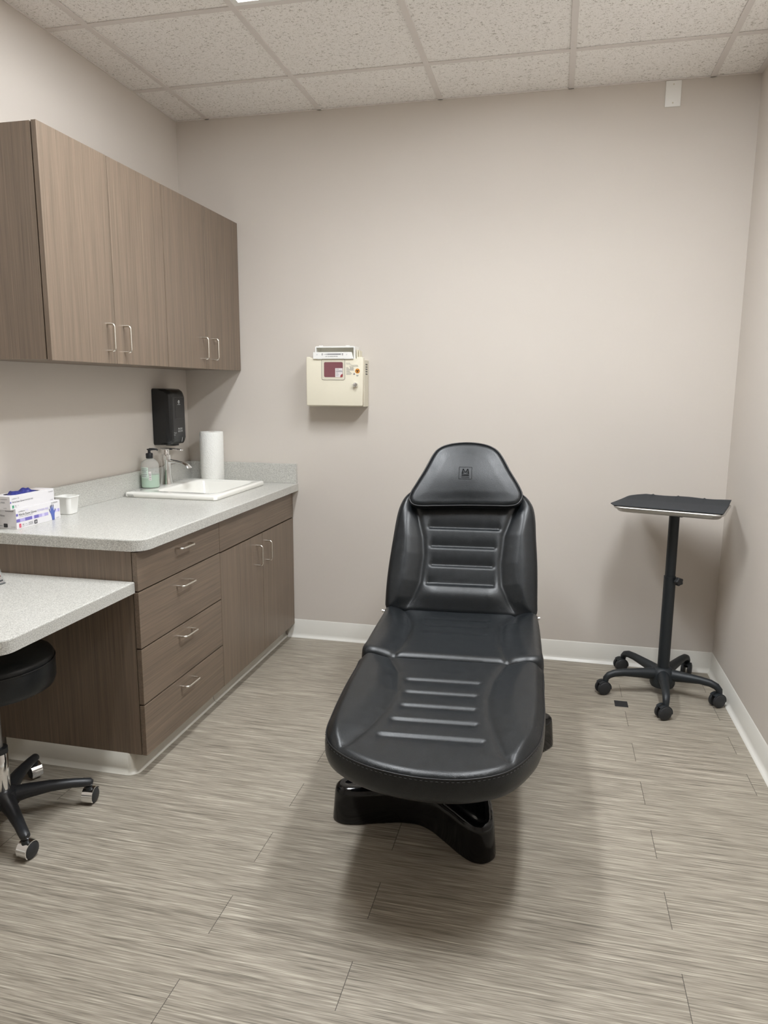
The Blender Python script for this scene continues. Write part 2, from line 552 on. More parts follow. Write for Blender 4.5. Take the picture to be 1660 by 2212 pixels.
# ceiling: lay-in tiles, with openings for the two lamps
tx = [0.0] + [GX + TP * k for k in range(5)] + [XR]
ty = [0.0] + [GY - TP * k for k in range(7)] + [YF]
LAMPS = [(1, 2), (3, 2)]                                # column, first row (each lamp spans two rows)
bm = bmesh.new()
def tile_skip(i, j):
    return any(i == a + 1 and j in (b, b + 1) for a, b in LAMPS)
for i in range(len(tx) - 1):
    for j in range(len(ty) - 1):
        if tile_skip(i, j): continue
        box(bm, tx[i] + 0.002, tx[i + 1] - 0.002, ty[j + 1] + 0.002, ty[j] - 0.002, H + 0.004, H + 0.020)
box(bm, -0.1, XR + 0.1, YF - 0.1, 0.1, 2.96, 3.0)
struct('ceiling', bm, M['tile'], 'white speckled mineral fibre ceiling tiles', 'ceiling')
bm = bmesh.new()
hw = 0.012
for x in tx[1:-1]:
    box(bm, x - hw, x + hw, YF, 0.0, H - 0.001, H + 0.003)
    box(bm, x - 0.002, x + 0.002, YF, 0.0, H + 0.003, H + 0.03)
xe = [0.0] + tx[1:-1] + [XR]
for y in ty[1:-1]:
    for a, b in zip(xe[:-1], xe[1:]):
        box(bm, a + (hw if a > 0 else 0), b - (hw if b < XR else 0), y - hw, y + hw, H - 0.0005, H + 0.003)
box(bm, XR - 0.022, XR, YF, 0.0, H - 0.001, H + 0.003)
box(bm, 0.0, 0.006, YF, 0.0, H - 0.001, H + 0.003)
box(bm, 0.006, XR - 0.022, -0.006, 0.0, H - 0.001, H + 0.003)
struct('trim_1', bm, M['tee'], 'pale painted metal tee grid holding the ceiling tiles', 'ceiling grid')

def lamp(col, row, label):
    x0, x1 = GX + TP * col + hw, GX + TP * (col + 1) - hw
    y1, y0 = GY - TP * (row - 1) - hw, GY - TP * (row + 1) + hw
    r = thing('ceiling_light', ((x0 + x1) / 2, (y0 + y1) / 2, H), label, 'ceiling light')
    bm = bmesh.new()
    f = 0.022
    box(bm, x0, x1, y1 - f, y1, H, H + 0.07); box(bm, x0, x1, y0, y0 + f, H, H + 0.07)
    box(bm, x0, x0 + f, y0 + f, y1 - f, H, H + 0.07); box(bm, x1 - f, x1, y0 + f, y1 - f, H, H + 0.07)
    box(bm, x0, x1, y0, y1, H + 0.07, H + 0.09)
    finish('frame', bm, M['white'], r)
    xc, bw = (x0 + x1) / 2, 0.085
    # lit centre basket, flush with the ceiling, between two curved white reflectors
    rings = []
    for y in (y0 + f, y1 - f):
        rings.append([(xc - bw, y, H + 0.055), (xc - bw, y, H + 0.016), (xc - bw * 0.8, y, H + 0.005), (xc, y, H + 0.002), (xc + bw * 0.8, y, H + 0.005), (xc + bw, y, H + 0.016), (xc + bw, y, H + 0.055)])
    finish('diffuser', loft(bmesh.new(), rings, False, False, closed=False), M['lamp'], r, smooth=60)
    ld = bpy.data.lights.new('added_down_light', 'AREA')  # extra area light, added to throw more light downward than the basket alone
    ld.shape = 'RECTANGLE'; ld.size = 0.15; ld.size_y = 1.12; ld.spread = math.radians(140)
    ld.energy = LAMP_W; ld.color = LAMP_COL
    lo = bpy.data.objects.new('added_down_light', ld); COL.objects.link(lo); lo.parent = r
    lo.location = (0, 0, 0.0005)
    for s_ in (-1, 1):
        rings = []
        for y in (y0 + f, y1 - f):
            rg = []
            for k in range(9):
                q = k / 8
                rg.append((xc + s_ * (bw + (x1 - f - xc - bw) * q), y, H + 0.003 + 0.056 * math.cos(q * math.pi / 2) ** 0.8))
            rings.append(rg)
        finish('reflector', loft(bmesh.new(), rings, False, False, closed=False), M['white'], r, smooth=60)
lamp(1, 2, 'lit white ceiling panel light at the top edge, left of the middle')
lamp(3, 2, 'lit white ceiling panel light further right, above the chair and tray stand')

# cove base along the walls
def cove(name, p0, p1, inward, label, h=0.104):
    """Vinyl cove base: thin strip with a flared toe, swept from p0 to p1."""
    prof = [(0.0, 0.0), (0.020, 0.0), (0.019, 0.003), (0.012, 0.007), (0.0065, 0.014), (0.0035, 0.024), (0.003, h - 0.004), (0.0, h)]
    rings = []
    for p in (p0, p1):
        rings.append([(p[0] + inward[0] * d, p[1] + inward[1] * d, z) for d, z in prof])
    return struct(name, loft(bmesh.new(), rings), M['base_vinyl'], label, 'baseboard', smooth=50)
cove('baseboard_back', (0.577, 0, 0), (XR, 0, 0), (0, -1), 'off white vinyl cove base along the wall facing the camera')
cove('baseboard_right', (XR, 0, 0), (XR, YF, 0), (-1, 0), 'off white vinyl cove base beside the tray stand')
cove('baseboard_left', (0, -1.556, 0), (0, YF, 0), (1, 0), 'off white vinyl cove base under the desk')
cove('baseboard_front', (0.02, YF, 0), (XR - 0.02, YF, 0), (0, 1), 'off white vinyl cove base behind the camera')

# ------------------------------------------------------------------ wire handles
def wire_handle(parent, a, b, out, r=0.0042, rise=0.031, rc=0.011):
    """Bent-wire pull from a to b standing off along 'out'."""
    a, b, out = Vector(a), Vector(b), Vector(out).normalized()
    d = (b - a).normalized()
    pts = [a - out * 0.001, a + out * (rise - rc)]
    for k in range(1, 7):
        t_ = math.pi / 2 * k / 6
        pts.append(a + out * (rise - rc + rc * math.sin(t_)) + d * rc * (1 - math.cos(t_)))
    for k in range(0, 7):
        t_ = math.pi / 2 * k / 6
        pts.append(b + out * (rise - rc + rc * math.cos(t_)) - d * rc * (1 - math.sin(t_)))
    pts += [b - out * 0.001]
    bm = bmesh.new()
    tube(bm, pts, r, 10)
    return tag(finish('handle', bm, M['nickel'], parent, smooth=50), 'satin nickel bent wire handle')

def panel(name, x0, x1, y0, y1, z0, z1, mat, parent, bev=0.0012):
    return finish(name, nbox(x0, x1, y0, y1, z0, z1, bev, 2), mat, parent)

# ------------------------------------------------------------------ upper cabinets
UX, UZ0, UZ1 = 0.3303, 1.482, 2.2415
def upper(ya, yb, ysplit, label):
    r = thing('wall_cabinet', (0.16, (ya + yb) / 2, UZ0), label, 'cabinet')
    bm = bmesh.new()
    cx1 = UX - 0.024
    box(bm, 0.002, cx1, ya, ya + 0.018, UZ0 + 0.004, UZ1 - 0.002)
    box(bm, 0.002, cx1, yb - 0.018, yb, UZ0 + 0.004, UZ1 - 0.002)
    box(bm, 0.002, cx1, ya + 0.018, yb - 0.018, UZ0 + 0.004, UZ0 + 0.022)
    box(bm, 0.002, cx1, ya + 0.018, yb - 0.018, UZ1 - 0.020, UZ1 - 0.002)
    box(bm, 0.002, 0.010, ya + 0.018, yb - 0.018, UZ0 + 0.022, UZ1 - 0.020)
    finish('body', bm, M['wood'], r)
    for a, b, hy in ((ya + 0.001, ysplit - 0.0012, ysplit - 0.055), (ysplit + 0.0012, yb - 0.0015, ysplit + 0.053)):
        dr = panel('door', UX - 0.019, UX, a, b, UZ0, UZ1, M['wood'], r)
        wire_handle(dr, (UX, hy, UZ0 + 0.047), (UX, hy, UZ0 + 0.147), (1, 0, 0))
    return r
upper(-1.5375, -0.7685, -1.157, 'brown laminate wall cabinet nearer the camera, with its bare end panel showing')
upper(-0.7665, -0.003, -0.386, 'brown laminate wall cabinet in the corner, above the sink')

# ------------------------------------------------------------------ base cabinets
FX = 0.6156                                     # door faces
CZ0, CZ1 = 0.079, 0.834
YS = -0.912
def base_body(r, ya, yb):
    bm = bmesh.new()
    cx1 = FX - 0.0215
    box(bm, 0.002, cx1, ya, ya + 0.018, CZ0, CZ1 + 0.003)
    box(bm, 0.002, cx1, yb - 0.018, yb, CZ0, CZ1 + 0.003)
    box(bm, 0.002, cx1, ya + 0.018, yb - 0.018, CZ0, CZ0 + 0.018)
    box(bm, 0.002, 0.010, ya + 0.018, yb - 0.018, CZ0 + 0.018, CZ1)
    box(bm, cx1 - 0.08, cx1, ya + 0.018, yb - 0.018, CZ1 - 0.015, CZ1 + 0.003)
    box(bm, 0.03, 0.555, ya + 0.02, yb - 0.002, 0.0, CZ0)         # plinth
    finish('body', bm, M['wood'], r)

r = thing('drawer_cabinet', (0.30, (YS - 1.548) / 2, 0), 'brown laminate base cabinet with a stack of four drawers', 'cabinet')
base_body(r, -1.547, YS - 0.001)
zs = [0.834, 0.690, 0.481, 0.271, 0.079]
for k in range(4):
    d = panel('drawer', FX - 0.019, FX, -1.5475, YS - 0.0012, zs[k + 1] + (0.0035 if k < 3 else 0), zs[k] - 0.0015, M['woodh'], r)
    hz = [0.790, 0.643, 0.441, 0.236][k]
    wire_handle(d, (FX, -1.285, hz), (FX, -1.185, hz), (1, 0, 0))
# toe base wraps the near corner
prof = [(0.0, 0.081), (0.0035, 0.079), (0.004, 0.020), (0.007, 0.011), (0.012, 0.005), (0.019, 0.002), (0.019, 0.0)]
def toe(parent, path):
    """Sweep the cove profile along a floor path of (x, y, outward normal)."""
    rings = [[(x + nx * d, y + ny * d, z) for d, z in prof] for x, y, nx, ny in path]
    finish('toe_base', loft(bmesh.new(), rings, False, False, closed=False), M['toe'], parent, smooth=60)
path = [(0.021, -1.545, 0, -1), (0.5345, -1.545, 0, -1)]
for k in range(9):
    a = math.radians(-90 + 90 * k / 8)
    path.append((0.5345 + 0.022 * math.cos(a), -1.523 + 0.022 * math.sin(a), math.cos(a), math.sin(a)))
path.append((0.5565, YS - 0.002, 1, 0))
toe(r, path)

r = thing('sink_cabinet', (0.30, YS / 2, 0), 'brown laminate base cabinet with two doors under the sink', 'cabinet')
base_body(r, YS + 0.001, -0.003)
panel('false_drawer_front', FX - 0.019, FX, YS + 0.0012, -0.004, 0.6915, 0.8325, M['woodh'], r)
for a, b, hy in ((YS + 0.0012, -0.4425, -0.517), (-0.4395, -0.004, -0.398)):
    d = panel('door', FX - 0.019, FX, a, b, 0.079, 0.685, M['wood'], r)
    wire_handle(d, (FX, hy, 0.540), (FX, hy, 0.638), (1, 0, 0))
toe(r, [(0.5565, YS + 0.0005, 1, 0), (0.5565, -0.003, 1, 0)])

# ------------------------------------------------------------------ worktop with splash, and desk
CT = 0.8790
SX0, SX1, SY0, SY1 = 0.032, 0.502, -0.702, -0.125     # sink rim
def slab_outline(x0, x1, y0, y1, r, n=10):
    out = [(x0, y1), (x0, y0)]
    for k in range(n + 1):
        a = math.radians(-90 + 90 * k / n)
        out.append((x1 - r + r * math.cos(a), y0 + r + r * math.sin(a)))
    out.append((x1, y1))
    return out
def edge_ring(outl, hole, z0, z1, bm, e=0.004):
    """Slab with an optional rectangular hole: eased top edge."""
    n = len(outl)
    ins = inset(outl, e)
    # keep the wall edges straight
    rings = [[(p[0], p[1], z0) for p in outl], [(p[0], p[1], z1 - e) for p in outl], [((p[0] + q[0]) / 2 * 0.6 + p[0] * 0.4, (p[1] + q[1]) / 2 * 0.6 + p[1] * 0.4, z1 - e * 0.3) for p, q in zip(outl, ins)], [(q[0], q[1], z1) for q in ins]]
    loft(bm, rings, cap0=False, cap1=False)
    for z, rg in ((z0, rings[0]), (z1, rings[-1])):
        if hole:
            hx0, hx1, hy0, hy1 = hole
            pts = [Vector((p[0], p[1])) for p in rg] + [Vector(q) for q in ((hx0, hy0), (hx0, hy1), (hx1, hy1), (hx1, hy0))]
            ed = [(i, (i + 1) % n) for i in range(n)] + [(n + i, n + (i + 1) % 4) for i in range(4)]
            ov, oe, of, *_ = delaunay_2d_cdt(pts, ed, [], 0, 1e-6)
            vv = [bm.verts.new((q[0], q[1], z)) for q in ov]
            poly = [(p[0], p[1]) for p in rg]
            for f in of:
                cx = sum(ov[i][0] for i in f) / len(f); cy = sum(ov[i][1] for i in f) / len(f)
                if hx0 < cx < hx1 and hy0 < cy < hy1: continue
                if not inside([(cx, cy)], poly)[0]: continue
                bm.faces.new([vv[i] for i in f])
        else:
            bm.faces.new([bm.verts.new(p) for p in rg])
    if hole:
        hx0, hx1, hy0, hy1 = hole
        loft(bm, [[(x, y, z) for x, y in ((hx0, hy0), (hx0, hy1), (hx1, hy1), (hx1, hy0))] for z in (z0, z1)], False, False)
    bmesh.ops.remove_doubles(bm, verts=bm.verts, dist=1e-5)
r = thing('worktop', (0.32, -0.78, CT - 0.041), 'long grey speckled laminate worktop over the base cabinets, holding the sink', 'countertop')
bm = bmesh.new()
edge_ring(slab_outline(0.002, 0.6480, -1.563, -0.002, 0.060), (0.055, 0.475, -0.675, -0.150), CT - 0.041, CT, bm)
finish('counter_slab', bm, M['lam'], r)
o = finish('backsplash', nbox(0.002, 0.021, -1.555, -0.0225, CT, CT + 0.106, 0.0015), M['lam'], None, origin=(0.0115, -0.789, CT))
tag(o, 'long grey speckled splash strip behind the soap bottle and tap', 'backsplash')
o = finish('backsplash', nbox(0.002, 0.6445, -0.0215, -0.002, CT, CT + 0.106, 0.0015), M['lam'], None, origin=(0.323, -0.0118, CT))
tag(o, 'short grey speckled splash strip behind the paper towel roll', 'backsplash')

r = thing('desk', (0.30, -1.86, 0.69), 'lower grey speckled laminate desk top joined to the drawer cabinet end', 'desk')
bm = bmesh.new()
edge_ring(slab_outline(0.002, 0.603, -2.185, -1.5485, 0.055), None, 0.688, 0.728, bm)
finish('desk_top', bm, M['lam'], r)
finish('wall_cleat', nbox(0.002, 0.022, -2.15, -1.56, 0.62, 0.688), M['wood'], r)
finish('cabinet_cleat', nbox(0.05, 0.40, -1.5675, -1.5485, 0.65, 0.688), M['wood'], r)

# ------------------------------------------------------------------ sink and tap
r = thing('sink', (0.26, -0.41, CT), 'white rectangular drop-in sink set in the grey worktop', 'sink')
cx, cy = (SX0 + SX1) / 2, (SY0 + SY1) / 2
hx, hy = (SX1 - SX0) / 2, (SY1 - SY0) / 2
def rr3(cx, cy, hx, hy, rad, z): return [(p[0], p[1], z) for p in rrect(cx, cy, hx, hy, rad, 6)]
bx, bhx = 0.305, 0.155                                  # bowl: shifted to the room side, leaving a tap deck at the wall
by, bhy = -0.395, 0.225
RZ = CT + 0.0245
rings = [rr3(cx, cy, hx - 0.004, hy - 0.004, 0.014, CT + 0.0005), rr3(cx, cy, hx, hy, 0.016, CT + 0.004), rr3(cx, cy, hx, hy, 0.016, RZ - 0.006),
         rr3(cx, cy, hx - 0.002, hy - 0.002, 0.015, RZ - 0.002), rr3(cx, cy, hx - 0.006, hy - 0.006, 0.013, RZ),
         rr3(bx, by, bhx + 0.012, bhy + 0.012, 0.05, RZ), rr3(bx, by, bhx + 0.004, bhy + 0.004, 0.048, RZ - 0.003), rr3(bx, by, bhx, bhy, 0.046, RZ - 0.012),
         rr3(bx, by, bhx - 0.022, bhy - 0.03, 0.06, RZ - 0.10), rr3(bx, by, bhx - 0.045, bhy - 0.06, 0.06, RZ - 0.135), rr3(bx, by, 0.03, 0.03, 0.028, RZ - 0.142)]
finish('basin', loft(bmesh.new(), rings, False, True), M['porcelain'], r, smooth=50)
bm = bmesh.new()
lathe(bm, [(0.026, 0.0), (0.026, 0.002), (0.018, 0.003), (0.016, 0.0)], (bx, by, RZ - 0.1415), (0, 0, 1), 24)
tag(finish('drain', bm, M['chrome'], r, smooth=40), 'round chrome drain')
p = Print((SX0 + 0.012, SY0 - 0.0004, CT + 0.002), (1, 0, 0), (0, 0, 1))
p.text('American', 0.004, 0.0078, 0.0082, 'ink'); p.text('Standard', 0.008, 0.0015, 0.0082, 'ink')
p.done('printing', r)

TX, TY = 0.074, -0.385
r = thing('tap', (TX, TY, RZ), 'chrome single lever tap on the sink deck', 'tap')
bm = bmesh.new()
sq = lambda hw_, z, rad: [(TX + q[0], TY + q[1], z) for q in rrect(0, 0, hw_ * 1.22, hw_ * 1.12, hw_ * rad, 5)]
rings = [sq(0.0245, RZ, 0.9), sq(0.0245, RZ + 0.003, 0.9), sq(0.0215, RZ + 0.02, 0.85), sq(0.0185, RZ + 0.05, 0.8), sq(0.0175, RZ + 0.085, 0.75), sq(0.0185, RZ + 0.115, 0.75), sq(0.019, RZ + 0.140, 0.75), sq(0.0185, RZ + 0.150, 0.75)]
finish('tap_body', loft(bm, rings), M['chrome'], r, smooth=50)
bm = bmesh.new()
rings = []
for (dx, z, hh, ww) in ((0.0, RZ + 0.118, 0.015, 0.016), (0.03, RZ + 0.118, 0.010, 0.017), (0.07, RZ + 0.114, 0.0075, 0.019), (0.10, RZ + 0.108, 0.0075, 0.0205), (0.120, RZ + 0.099, 0.0085, 0.021), (0.132, RZ + 0.084, 0.011, 0.0205)):
    tl = 0 if dx < 0.09 else (0.35 if dx < 0.11 else (0.8 if dx < 0.125 else 1.25))
    n_ = Vector((math.sin(tl), 0, math.cos(tl)))
    rings.append([Vector((TX + dx, TY, z)) + n_ * (hh * math.sin(q)) + Vector((0, 1, 0)) * (ww * math.cos(q)) for q in [2 * math.pi * k / 20 for k in range(20)]])
finish('spout', loft(bm, rings), M['chrome'], r, smooth=50)
bm = bmesh.new()
lathe(bm, [(0.0195, 0), (0.0195, 0.022), (0.018, 0.026)], (TX, TY, RZ + 0.1505), (0, 0, 1), 28)
finish('cartridge_collar', bm, M['chrome'], r, smooth=40)
bm = bmesh.new()
rings = []
for dx, ww, z in ((-0.022, 0.010, RZ + 0.181), (-0.018, 0.016, RZ + 0.181), (0.0, 0.0205, RZ + 0.181), (0.03, 0.0200, RZ + 0.180), (0.065, 0.0165, RZ + 0.1785), (0.090, 0.0120, RZ + 0.1765), (0.095, 0.008, RZ + 0.176)):
    rings.append([(TX + dx, TY + a * ww, z + b * 0.0032) for a, b in ((-1, -0.6), (-0.8, -1), (0.8, -1), (1, -0.6), (1, 0.6), (0.8, 1), (-0.8, 1), (-1, 0.6))])
finish('lever', loft(bm, rings), M['chrome'], r, smooth=50)

# ------------------------------------------------------------------ soap bottle
BX, BY = 0.070, -0.530
r = thing('soap_bottle', (BX, BY, RZ), 'clear pump bottle half full of pale green hand soap, left of the tap', 'soap bottle')
bm = bmesh.new()
lathe(bm, [(0.036, 0.0), (0.0415, 0.003), (0.043, 0.010), (0.043, 0.108), (0.041, 0.120), (0.034, 0.132), (0.022, 0.140), (0.015, 0.143), (0.0135, 0.150)], (BX, BY, RZ), n=40)
finish('bottle', bm, M['clear'], r, smooth=50)
bm = bmesh.new()
lathe(bm, [(0.034, 0.003), (0.0395, 0.006), (0.0408, 0.012), (0.0408, 0.066)], (BX, BY, RZ), n=40)
tag(finish('liquid', bm, M['soap'], r, smooth=50), 'pale green liquid soap')
bm = bmesh.new()
lathe(bm, [(0.0165, 0.146), (0.0170, 0.148), (0.0170, 0.166), (0.0155, 0.170), (0.007, 0.172), (0.0065, 0.184), (0.011, 0.186), (0.011, 0.191), (0.004, 0.192)], (BX, BY, RZ), n=24)
tube(bm, [(BX, BY, RZ + 0.1885), (BX + 0.015, BY + 0.008, RZ + 0.1895), (BX + 0.030, BY + 0.016, RZ + 0.1885), (BX + 0.036, BY + 0.0195, RZ + 0.1835)], [0.0065, 0.0055, 0.0045, 0.0035], 10)
tag(finish('pump', bm, M['satin_black'], r, smooth=50), 'black pump head')
def wrap(name, a0, a1, z0, z1, rad, mat, parent, n=10):
    bm = bmesh.new()
    rg = [[(BX + rad * math.cos(a), BY + rad * math.sin(a), z) for a in np.linspace(a0, a1, n)] for z in (z0, z1)]
    loft(bm, rg, False, False, closed=False)
    return bm
bm = wrap('label', math.radians(-125), math.radians(-72), RZ + 0.052, RZ + 0.104, 0.0436, None, r)
lb = tag(finish('label', bm, M['label_green'], r), 'faded green printed label')
bm = bmesh.new()
for z in (0.098, 0.092, 0.087, 0.082, 0.077, 0.070, 0.066, 0.061, 0.057):
    rg = [[(BX + 0.0440 * math.cos(a), BY + 0.0440 * math.sin(a), RZ + z + h_) for a in np.linspace(math.radians(-122), math.radians(-80 + 5 * math.sin(z * 900)), 10)] for h_ in (0, 0.0018)]
    loft(bm, rg, False, False, closed=False)
finish('label_printing', bm, M['ink_grey'], lb)
bm = bmesh.new()
for k, w_ in enumerate((1.2, 0.6, 1.6, 0.7, 1.1, 1.9, 0.6, 1.3)):
    z = RZ + 0.044 + k * 0.0045
    rg = [[(BX + 0.0440 * math.cos(a), BY + 0.0440 * math.sin(a), z + h_) for a in np.linspace(math.radians(-66), math.radians(-55), 5)] for h_ in (0, 0.0013 * w_)]
    loft(bm, rg, False, False, closed=False)
bc = wrap('bar_code_patch', math.radians(-68), math.radians(-53), RZ + 0.041, RZ + 0.083, 0.0436, None, r)
pt = finish('code_patch', bc, M['sticker'], r)
finish('bars', bm, M['ink'], pt)

# ------------------------------------------------------------------ paper towel roll
PX, PY = 0.186, -0.089
r = thing('paper_towel_roll', (PX, PY, CT), 'upright white paper towel roll standing in the corner behind the sink', 'paper towel')
bm = bmesh.new()
z1 = 0.277
lathe(bm, [(0.021, 0.0), (0.060, 0.0), (0.0620, 0.003), (0.0622, z1 - 0.004), (0.0605, z1), (0.021, z1), (0.021, 0.0)], (PX, PY, CT), n=56, cap0=False, cap1=False)
finish('towel', bm, M['paper'], r, smooth=45)
bm = bmesh.new()
lathe(bm, [(0.0205, 0.001), (0.0205, z1 - 0.001), (0.0190, z1 - 0.001), (0.0190, 0.001), (0.0205, 0.001)], (PX, PY, CT), n=32, cap0=False, cap1=False)
finish('core', bm, M['card'], r, smooth=45)
bm = bmesh.new()
rg = [[(PX + rr_ * math.cos(a), PY + rr_ * math.sin(a), CT + z) for a, rr_ in ((math.radians(200), 0.0623), (math.radians(207), 0.0634), (math.radians(213), 0.0650))] for z in np.linspace(0.004, z1 - 0.004, 10)]
loft(bm, rg, False, False, closed=False)
finish('loose_sheet', bm, M['paper'], r, smooth=80)

# ------------------------------------------------------------------ wall dispenser
r = thing('soap_dispenser', (0.0, -0.285, 1.10), 'tall black dispenser mounted on the wall above the tap', 'dispenser')
y0, y1, z0, z1 = -0.368, -0.200, 1.098, 1.386
def disp_ring(x, iy, zt, zb, rad):
    return [(x, p[0], p[1]) for p in rrect((y0 + y1) / 2, (z0 + zb + z1 - zt) / 2, (y1 - y0) / 2 - iy, (z1 - zt - z0 - zb) / 2, rad, 6)]
rings = [disp_ring(0.001, 0.0, 0, 0, 0.012), disp_ring(0.030, 0.0, 0, 0.001, 0.013), disp_ring(0.070, 0.002, 0.003, 0.002, 0.016), disp_ring(0.088, 0.006, 0.012, 0.004, 0.022), disp_ring(0.096, 0.012, 0.022, 0.012, 0.024), disp_ring(0.099, 0.022, 0.034, 0.026, 0.024)]
finish('cover', loft(bmesh.new(), rings), M['disp'], r, smooth=45)
pl = finish('front_panel', nbox(0.098, 0.1005, -0.340, -0.217, 1.130, 1.345, 0.001), M['disp_panel'], r)
bm = bmesh.new()
box(bm, 0.1003, 0.1013, -0.316, -0.222, 1.235, 1.338, 0.0005)
tag(finish('refill_window', bm, M['disp'], pl), 'dark smoked window')
bm = bmesh.new()
rings = [[(0.050 + 0.03 * a, -0.268 + 0.024 * b, 1.0975 + dz) for a, b in rrect(0, 0, 1, 1, 0.5, 5)] for dz in (0.003, -0.006)]
loft(bm, rings)
finish('nozzle', bm, M['satin_black'], r, smooth=40)
p = Print((0.1016, -0.318, 1.0), (0, 1, 0), (0, 0, 1))
p.poly([(0.040 + 0.0090 * math.cos(a), 0.318 + 0.0085 * math.sin(a)) for a in np.linspace(0, 6.28, 24, endpoint=False)], 'ink_white', 0.0002)
p.poly([(0.040 + 0.0036 * math.cos(a), 0.317 + 0.005 * math.sin(a)) for a in np.linspace(0, 6.28, 16, endpoint=False)], 'disp', 0.0006)
p.rect(0.026, 0.054, 0.3035, 0.3055, 'ink_white')
p.done('emblem_print', r)
p = Print((0.1008, -0.318, 1.0), (0, 1, 0), (0, 0, 1))
p.text('PACIFIC', 0.024, 0.176, 0.0125, 'ink_white', width=0.047, bold=0.0002)
p.text('BLUE ULTRA', 0.024, 0.164, 0.0125, 'ink_white', width=0.047, bold=0.0002)
p.text('Touch', -0.020, 0.158, 0.0095, 'ink_white', width=0.026); p.text('free', -0.020, 0.148, 0.0095, 'ink_white')
p.done('lettering', r)
p = Print((0.1008, -0.262, 1.112), (0, 1, 0), (0, 0, 1))
p.poly([(0.0, 0.0), (0.004, 0.0), (0.012, 0.022), (0.009, 0.024), (0.004, 0.012)], 'ink_white')
p.done('drop_mark', r)

# ------------------------------------------------------------------ glove boxes and cup
def carton(name, x0, x1, y0, y1, z0, z1, label, rotz=0.0):
    r = thing(name, ((x0 + x1) / 2, (y0 + y1) / 2, z0), label, 'glove box', rotz)
    return r
# lower box
gx0, gx1, gy0, gy1, gz0, gz1 = 0.002 + 0.022, 0.104, -1.500, -1.257, CT, CT + 0.0745
r = carton('glove_box', gx0, gx1, gy0, gy1, gz0, gz1, 'larger white and purple carton of nitrile gloves, bottom of the two')
finish('carton', nbox(gx0, gx1, gy0, gy1, gz0, gz1, 0.0008, 1), M['carton'], r)
p = Print((gx1 + 0.0002, gy0, gz0), (0, 1, 0), (0, 0, 1))
Lc = gy1 - gy0
p.text('confiderm', 0.012, 0.0605, 0.0085, 'ink_grey'); p.text('3.5C', 0.049, 0.0605, 0.0085, 'ink_pale')
p.text('Nitrile Exam Gloves', 0.014, 0.0475, 0.0125, 'ink', width=0.094); p.text('POWDER-FREE', 0.112, 0.0475, 0.0115, 'ink_lilac', width=0.062)
p.text('LATEX-FREE  -  TEXTURED FINGERTIPS', 0.014, 0.0420, 0.0042, 'ink_grey')
p.rect(0.0, 0.010, 0.047, 0.056, 'ink_purple')
xs = [0.0, 0.018, 0.045, 0.082, 0.093, 0.118, 0.136, 0.150, 0.172]
for k, (a, b) in enumerate(zip(xs[:-1], xs[1:])):
    p.rect(a, b, 0.0245, 0.0365, ['ink_purple', 'ink_lilac', 'ink_purple', 'ink_pale', 'ink_purple', 'ink_lilac', 'ink_pale', 'ink_lilac'][k])
p.rect(0.012, 0.0225, 0.004, 0.018, 'ink_red'); p.text('S', 0.0145, 0.0075, 0.009, 'ink_white', 0.0008)
p.text('200', 0.028, 0.011, 0.0065, 'ink'); p.text('gloves', 0.028, 0.006, 0.0045, 'ink_grey')
p.rect(0.0425, 0.0429, 0.004, 0.018, 'ink_grey'); p.text('9', 0.048, 0.011, 0.0065, 'ink'); p.text('inch', 0.047, 0.006, 0.0045, 'ink_grey')
p.rect(0.0575, 0.0579, 0.004, 0.018, 'ink_grey')
for k in range(4): p.rect(0.062, 0.086, 0.006 + k * 0.0032, 0.0072 + k * 0.0032, 'ink_grey')
p.poly([(0.1005 + q[0], 0.0115 + q[1]) for q in rrect(0, 0, 0.0085, 0.0075, 0.003, 3)], 'ink')
for k in range(3): p.rect(0.095, 0.106, 0.0075 + k * 0.0032, 0.0087 + k * 0.0032, 'carton', 0.0007)
p.done('front_printing', r)
p = Print((gx1 + 0.0002, gy0, gz0), (0, 1, 0), (0, 0, 1))
p.rect(0.182, 0.238, 0.0295, 0.0415, 'ink_pale'); p.rect(0.228, 0.237, 0.0295, 0.0415, 'ink_lilac', 0.0007)
hand = [(0.192, 0.001), (0.191, 0.012), (0.187, 0.026), (0.180, 0.036), (0.178, 0.045), (0.1805, 0.045), (0.1865, 0.036), (0.1845, 0.052), (0.1855, 0.0585), (0.188, 0.0575), (0.1905, 0.043), (0.1915, 0.061), (0.194, 0.0625), (0.1955, 0.060), (0.197, 0.043), (0.201, 0.060), (0.2035, 0.0605), (0.2045, 0.0575), (0.2035, 0.041), (0.206, 0.036), (0.212, 0.042), (0.2145, 0.041), (0.2135, 0.036), (0.208, 0.026), (0.2065, 0.012), (0.2065, 0.001)]
tri_o = [Vector(q) for q in hand]
ov, oe, of, *_ = delaunay_2d_cdt(tri_o, [], [list(range(len(hand)))], 1, 1e-6)
p.add([tuple(q) for q in ov], [tuple(f) for f in of], 'ink_blue', 0.0006)
for a in ((0.187, 0.055), (0.1935, 0.058), (0.2015, 0.057), (0.180, 0.043), (0.2125, 0.040)):
    p.poly([(a[0] + 0.0016 * math.cos(q), a[1] + 0.0055 * math.sin(q)) for q in np.linspace(0, 6.28, 12, endpoint=False)], 'ink', 0.0009)
p.text('McKESSON', 0.192, 0.0655, 0.0062, 'ink', width=0.036)
p.text('14-6972C', 0.214, 0.004, 0.0050, 'ink_grey')
p.done('glove_picture', r)
p = Print((gx0, gy0 - 0.0002, gz0), (1, 0, 0), (0, 0, 1))
p.text('McKESSON', 0.036, 0.064, 0.0062, 'ink', width=0.034); p.text('Exam Gloves', -0.004, 0.046, 0.0085, 'ink_grey', width=0.036)
p.done('end_title', r)
p = Print((gx0, gy0 - 0.0002, gz0), (1, 0, 0), (0, 0, 1))
